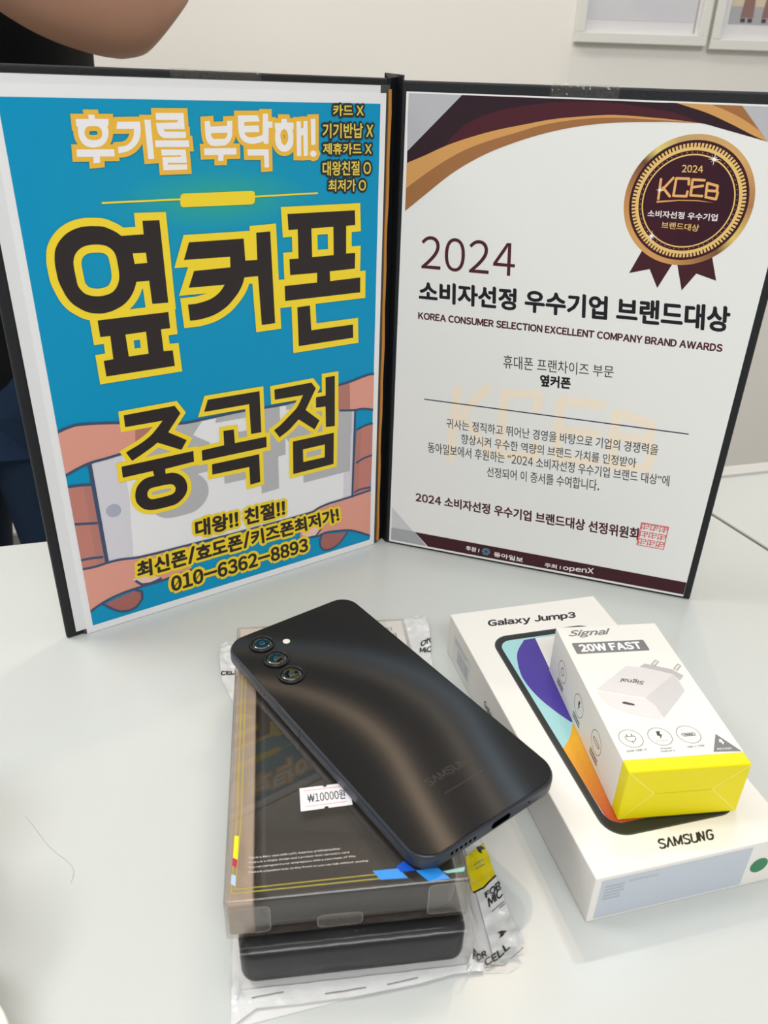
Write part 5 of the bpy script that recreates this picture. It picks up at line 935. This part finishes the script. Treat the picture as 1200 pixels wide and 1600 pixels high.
# ------------------------------------------------------------------ framed pictures on the wall
FRM = mat('white_picture_frame', rgb(226, 226, 220), .4)
def picture_frame(x0, x1, z0, z1, label, paint):
    fr = empty('picture_frame', Matrix.Translation((x0 * MM, WY, z0 * MM)) @ Matrix(((1, 0, 0, 0), (0, 0, -1, 0), (0, 1, 0, 0), (0, 0, 0, 1))), label, 'picture frame', 'picture frames on the wall')
    w_, h_ = x1 - x0, z1 - z0; b_ = 15
    for r_ in (rect(0, 0, w_, b_), rect(0, h_ - b_, w_, h_), rect(0, b_, b_, h_ - b_), rect(w_ - b_, b_, w_, h_ - b_)):
        bevel_obj(mesh_obj('frame_bar', *prism(r_, 0, 17), FRM, fr), .0008, 2)
    mesh_obj('mat_board', *prism(rect(b_, b_, w_ - b_, h_ - b_), 1, 8), mat('white_mat_board', rgb(240, 239, 242), .6), fr)
    p_ = Print(); paint(p_, w_, h_); p_.build('picture', fr)
    mesh_obj('glazing', *prism(rect(b_, b_, w_ - b_, h_ - b_), 11, 11.6), film('frame_glass', (1, 1, 1, 1), .02, 1.45), fr)
    return fr
def paint1(p, w_, h_):
    p.poly(rect(18, 34, w_ - 22, h_ - 30), mat('pale_grey_picture', rgb(214, 213, 222), .6, noise=(14, rgb(236, 236, 238))), 8.3)
    p.poly(rect(w_ - 24, 18, w_ - 21, h_ - 30), mat('picture_brown_strip', rgb(196, 180, 172), .6), 8.4)
def paint2(p, w_, h_):
    p.poly(rect(26, 38, w_ - 26, h_ - 30), mat('picture_grey_ground', rgb(186, 185, 190), .6), 8.3)
    p.poly(rect(26, 64, w_ - 26, h_ - 30), mat('picture_cream_ground', rgb(226, 210, 182), .6), 8.4)
    BRN = mat('picture_brown_clothes', rgb(150, 112, 104), .6); DK = mat('picture_dark_shoe', rgb(70, 60, 60), .6)
    for cx in (56, 92):
        p.poly([(cx - 11, 48), (cx + 11, 48), (cx + 9, 76), (cx + 16, 90), (cx + 8, 104), (cx - 8, 104), (cx - 15, 90), (cx - 9, 76)], BRN, 8.5)
        p.poly(disc((cx, 112), 8, 16), mat('picture_skin', rgb(216, 176, 150), .6), 8.5)
        for s in (-6, 6): p.poly(rect(cx + s - 4, 41, cx + s + 4, 47), DK, 8.6)
picture_frame(301, 527, 376, 690, 'white framed pale grey picture, leftmost of the two on the wall', paint1)
picture_frame(534, 760, 372, 686, 'white framed picture of a figure in brown, at the top right corner', paint2)

# ------------------------------------------------------------------ the person behind the desk
SKINM = mat('skin', rgb(178, 134, 110), .5, .4, bump=(300, .1))
per = empty('person', Matrix.Translation((-.43, .80, -.74)), 'person in a black top and dark jeans standing behind the desk, one forearm bent across', 'person')
PX, PY, PZ = -.43, .80, -.74
J = {}; E_ = []
def jn(k, x, y, z, r): J[k] = ((x - PX, y - PY, z - PZ), r); return k
def bone(*ks):
    for a, b in zip(ks, ks[1:]): E_.append((a, b))
jn('pelvis', -.43, .80, .17, .115); jn('waist', -.43, .80, .34, .105); jn('chest', -.43, .79, .54, .12); jn('neck0', -.43, .79, .66, .06); jn('neck', -.43, .78, .73, .052)
jn('chin', -.43, .765, .80, .066); jn('brow', -.43, .775, .88, .082); jn('crown', -.43, .785, .94, .06)
bone('pelvis', 'waist', 'chest', 'neck0', 'neck', 'chin', 'brow', 'crown')
# the bent left arm, elbow over the desk's back edge
jn('shL', -.265, .79, .62, .058); jn('uaL', -.236, .755, .50, .050); jn('elL', -.198, .705, .358, .042); jn('fa1', -.215, .672, .350, .043); jn('fa2', -.251, .64, .358, .037); jn('wrL', -.279, .606, .378, .026); jn('paL', -.317, .588, .396, .030)
jn('elT', -.180, .712, .338, .027); bone('elL', 'elT')
bone('chest', 'shL', 'uaL', 'elL', 'fa1', 'fa2', 'wrL', 'paL')
for i, (dy, dz, ln) in enumerate(((-.012, .026, .070), (-.014, .009, .078), (-.012, -.008, .074), (-.006, -.024, .058))):
    a = jn('fl%da' % i, -.344, .580 + dy * .4, .402 + dz, .0095); b_ = jn('fl%db' % i, -.344 - ln * .5, .585 + dy, .404 + dz * 1.1, .0086); c_ = jn('fl%dc' % i, -.344 - ln * .82, .605 + dy, .398 + dz * 1.1, .0075)
    bone('paL', a, b_, c_)
jn('tl0', -.302, .573, .415, .011); jn('tl1', -.320, .559, .436, .0095); jn('tl2', -.340, .555, .448, .008); bone('paL', 'tl0', 'tl1', 'tl2')
# the other arm hangs at the side
jn('shR', -.595, .79, .62, .058); jn('uaR', -.645, .80, .48, .049); jn('elR', -.665, .805, .34, .040); jn('fr1', -.672, .79, .25, .038); jn('wrR', -.676, .76, .10, .026); jn('paR', -.676, .748, .045, .030)
bone('chest', 'shR', 'uaR', 'elR', 'fr1', 'wrR', 'paR')
for i, (dy, ln) in enumerate(((-.027, .066), (-.009, .076), (.009, .072), (.026, .056))):
    a = jn('fr%da' % i, -.676, .746 + dy, .012, .0095); b_ = jn('fr%db' % i, -.668, .744 + dy, .012 - ln * .5, .0086); c_ = jn('fr%dc' % i, -.656, .746 + dy, .012 - ln * .85, .0075)
    bone('paR', a, b_, c_)
jn('tr0', -.668, .722, .05, .011); jn('tr1', -.660, .706, .022, .0095); jn('tr2', -.656, .702, .0, .008); bone('paR', 'tr0', 'tr1', 'tr2')
for s, k in ((-1, 'R'), (1, 'L')):
    jn('hp' + k, -.43 + s * .095, .80, .10, .088); jn('kn' + k, -.43 + s * .105, .79, -.29, .056); jn('cf' + k, -.43 + s * .107, .805, -.42, .054); jn('an' + k, -.43 + s * .11, .81, -.65, .036); jn('ft' + k, -.43 + s * .12, .74, -.705, .034); jn('to' + k, -.43 + s * .13, .66, -.712, .026)
    bone('pelvis', 'hp' + k, 'kn' + k, 'cf' + k, 'an' + k, 'ft' + k, 'to' + k)
def skin_mesh(name, J, E_, m_, parent, sub=2):
    ks = list(J); ix = {k: i for i, k in enumerate(ks)}
    me = bpy.data.meshes.new(name + '_rig'); me.from_pydata([J[k][0] for k in ks], [(ix[a], ix[b]) for a, b in E_], [])
    o = bpy.data.objects.new(name + '_rig', me); COL.objects.link(o)
    sk = o.modifiers.new('skin', 'SKIN'); sk.use_smooth_shade = True
    for i, k in enumerate(ks):
        sv = me.skin_vertices[0].data[i]; r = J[k][1]; sv.radius = r if isinstance(r, tuple) else (r, r); sv.use_root = (i == 0)
    ss = o.modifiers.new('sub', 'SUBSURF'); ss.levels = sub; ss.render_levels = sub
    bpy.context.view_layer.update(); dg = bpy.context.evaluated_depsgraph_get()
    nm = bpy.data.meshes.new_from_object(o.evaluated_get(dg)); bpy.data.objects.remove(o); bpy.data.meshes.remove(me)
    nm.name = name; nm.materials.clear(); nm.materials.append(m_)
    nm.polygons.foreach_set('use_smooth', [True] * len(nm.polygons))
    return link(name, nm, parent)
body = skin_mesh('body', J, E_, SKINM, per, 3)
# the T-shirt: torso tube with two short sleeves
SHIRT = mat('black_cotton', rgb(14, 15, 18), .85, .2, bump=(220, .4))
def ell(cx, cy, z, rx, ry, n=40, p=2.4):
    out = []
    for k in range(n):
        a = 2 * math.pi * k / n; ca, sa = math.cos(a), math.sin(a)
        out.append((cx + rx * math.copysign(abs(ca) ** (2 / p), ca) - PX, cy + ry * math.copysign(abs(sa) ** (2 / p), sa) - PY, z - PZ))
    return out
rings = [ell(-.454, .80, z, rx, ry) for z, rx, ry in ((.012, .180, .135), (.05, .182, .137), (.15, .178, .135), (.28, .172, .130), (.42, .178, .132), (.54, .185, .132), (.62, .172, .115), (.67, .12, .09), (.695, .075, .07), (.70, .068, .065))]
mesh_obj('t_shirt', *loft(rings, cap=False), SHIRT, body, smooth=True, scale=1)
def sleeve_tube(a, b, c, ra, rb, rc):
    rr = []
    for p, q, r in ((a, b, ra), (b, c, rb), (c, None, rc)):
        d_ = ((Vector(q) - Vector(p)) if q else (Vector(c) - Vector(b))).normalized(); n1 = d_.orthogonal().normalized(); n2 = d_.cross(n1)
        rr.append([tuple(Vector(p) - Vector((PX, PY, PZ)) + n1 * r * math.cos(2 * math.pi * k / 24) + n2 * r * math.sin(2 * math.pi * k / 24)) for k in range(24)])
    return loft(rr, cap=False)
mesh_obj('sleeve', *sleeve_tube((-.30, .79, .645), (-.248, .775, .575), (-.222, .755, .50), .075, .072, .068), SHIRT, body, smooth=True, scale=1)
mesh_obj('sleeve', *sleeve_tube((-.56, .79, .645), (-.615, .793, .575), (-.645, .80, .48), .075, .072, .068), SHIRT, body, smooth=True, scale=1)
DENIM = mat('dark_blue_denim', rgb(24, 40, 62), .8, .2, bump=(260, .5), noise=(70, rgb(34, 54, 80)))
mesh_obj('jeans', *loft([ell(-.43, .80, z, rx, ry) for z, rx, ry in ((-.02, .182, .140), (.03, .178, .132), (.10, .165, .122), (.16, .158, .118))], cap=False), DENIM, body, smooth=True, scale=1)
for s in (-1, 1):
    rr = [ell(-.43 + s * x, y, z, rx, ry, 28, 2.0) for z, x, y, rx, ry in ((.02, .093, .80, .095, .135), (-.05, .097, .80, .094, .118), (-.29, .105, .79, .074, .080), (-.45, .108, .805, .068, .073), (-.69, .11, .805, .062, .070))]
    mesh_obj('jeans_leg', *loft(rr, cap=False), DENIM, body, smooth=True, scale=1)
    mesh_obj('shoe', *loft([ell(-.43 + s * (.115 + t * .012), .81 - t * .10, -.738 + h, .042 * w_, .06 * w_ + .03, 20) for t, h, w_ in ((.45, .0, 1.05), (.45, .02, 1.1), (.4, .05, .95), (.1, .085, .8))]), mat('dark_shoe', rgb(34, 34, 36), .6), body, smooth=True, scale=1)
hr = [ell(-.43, .795, z, rx, ry, 28, 2.0) for z, rx, ry in ((.83, .082, .070), (.87, .092, .088), (.92, .09, .09), (.965, .06, .062), (.985, .01, .01))]
mesh_obj('hair', *loft([[(x, y + .012, z) for x, y, z in r] for r in hr]), mat('black_hair', rgb(20, 18, 18), .5), body, smooth=True, scale=1)
for s in (-1, 1): mesh_obj('eye', *lathe([(.1, -1), (6, -.5), (8, 2), (5, 5), (.1, 6)], 16), mat('eye_dark', rgb(30, 26, 24), .2), body, smooth=True).matrix_local = Matrix.Translation((s * .031, .685 - PY, .865 - PZ)) @ Matrix.Rotation(math.pi / 2, 4, 'X')
mesh_obj('nose', *lathe([(.1, 0), (11, 0), (8, 10), (.1, 18)], 16), SKINM, body, smooth=True).matrix_local = Matrix.Translation((0, .70 - PY, .842 - PZ)) @ Matrix.Rotation(math.pi / 2, 4, 'X')
# watch on the bent arm's wrist
wa = Vector((-.279 - PX, .606 - PY, .378 - PZ)); wd = (Vector((-.317, .588, .396)) - Vector((-.256, .64, .367))).normalized()
n1 = Vector((0, -1, .25)); n1 = (n1 - wd * n1.dot(wd)).normalized(); n2 = wd.cross(n1)
wm_ = Matrix(((n1.x, n2.x, wd.x, wa.x), (n1.y, n2.y, wd.y, wa.y), (n1.z, n2.z, wd.z, wa.z), (0, 0, 0, 1)))
st_ = mesh_obj('watch_strap', *lathe([(29.5, -9), (31.5, -9), (31.5, 9), (29.5, 9)], 40), mat('grey_watch_strap', rgb(150, 152, 152), .35, .5), body, smooth=False); st_.matrix_local = wm_
wc = mesh_obj('watch_case', *loft([[(z, p[0], p[1]) for p in disc((0, 0), r, 32)] for z, r in ((29, 17), (36, 18), (39, 17), (39.5, 14))]), mat('dark_watch_case', rgb(58, 60, 60), .3, .5, metal=.6), st_, smooth=False)
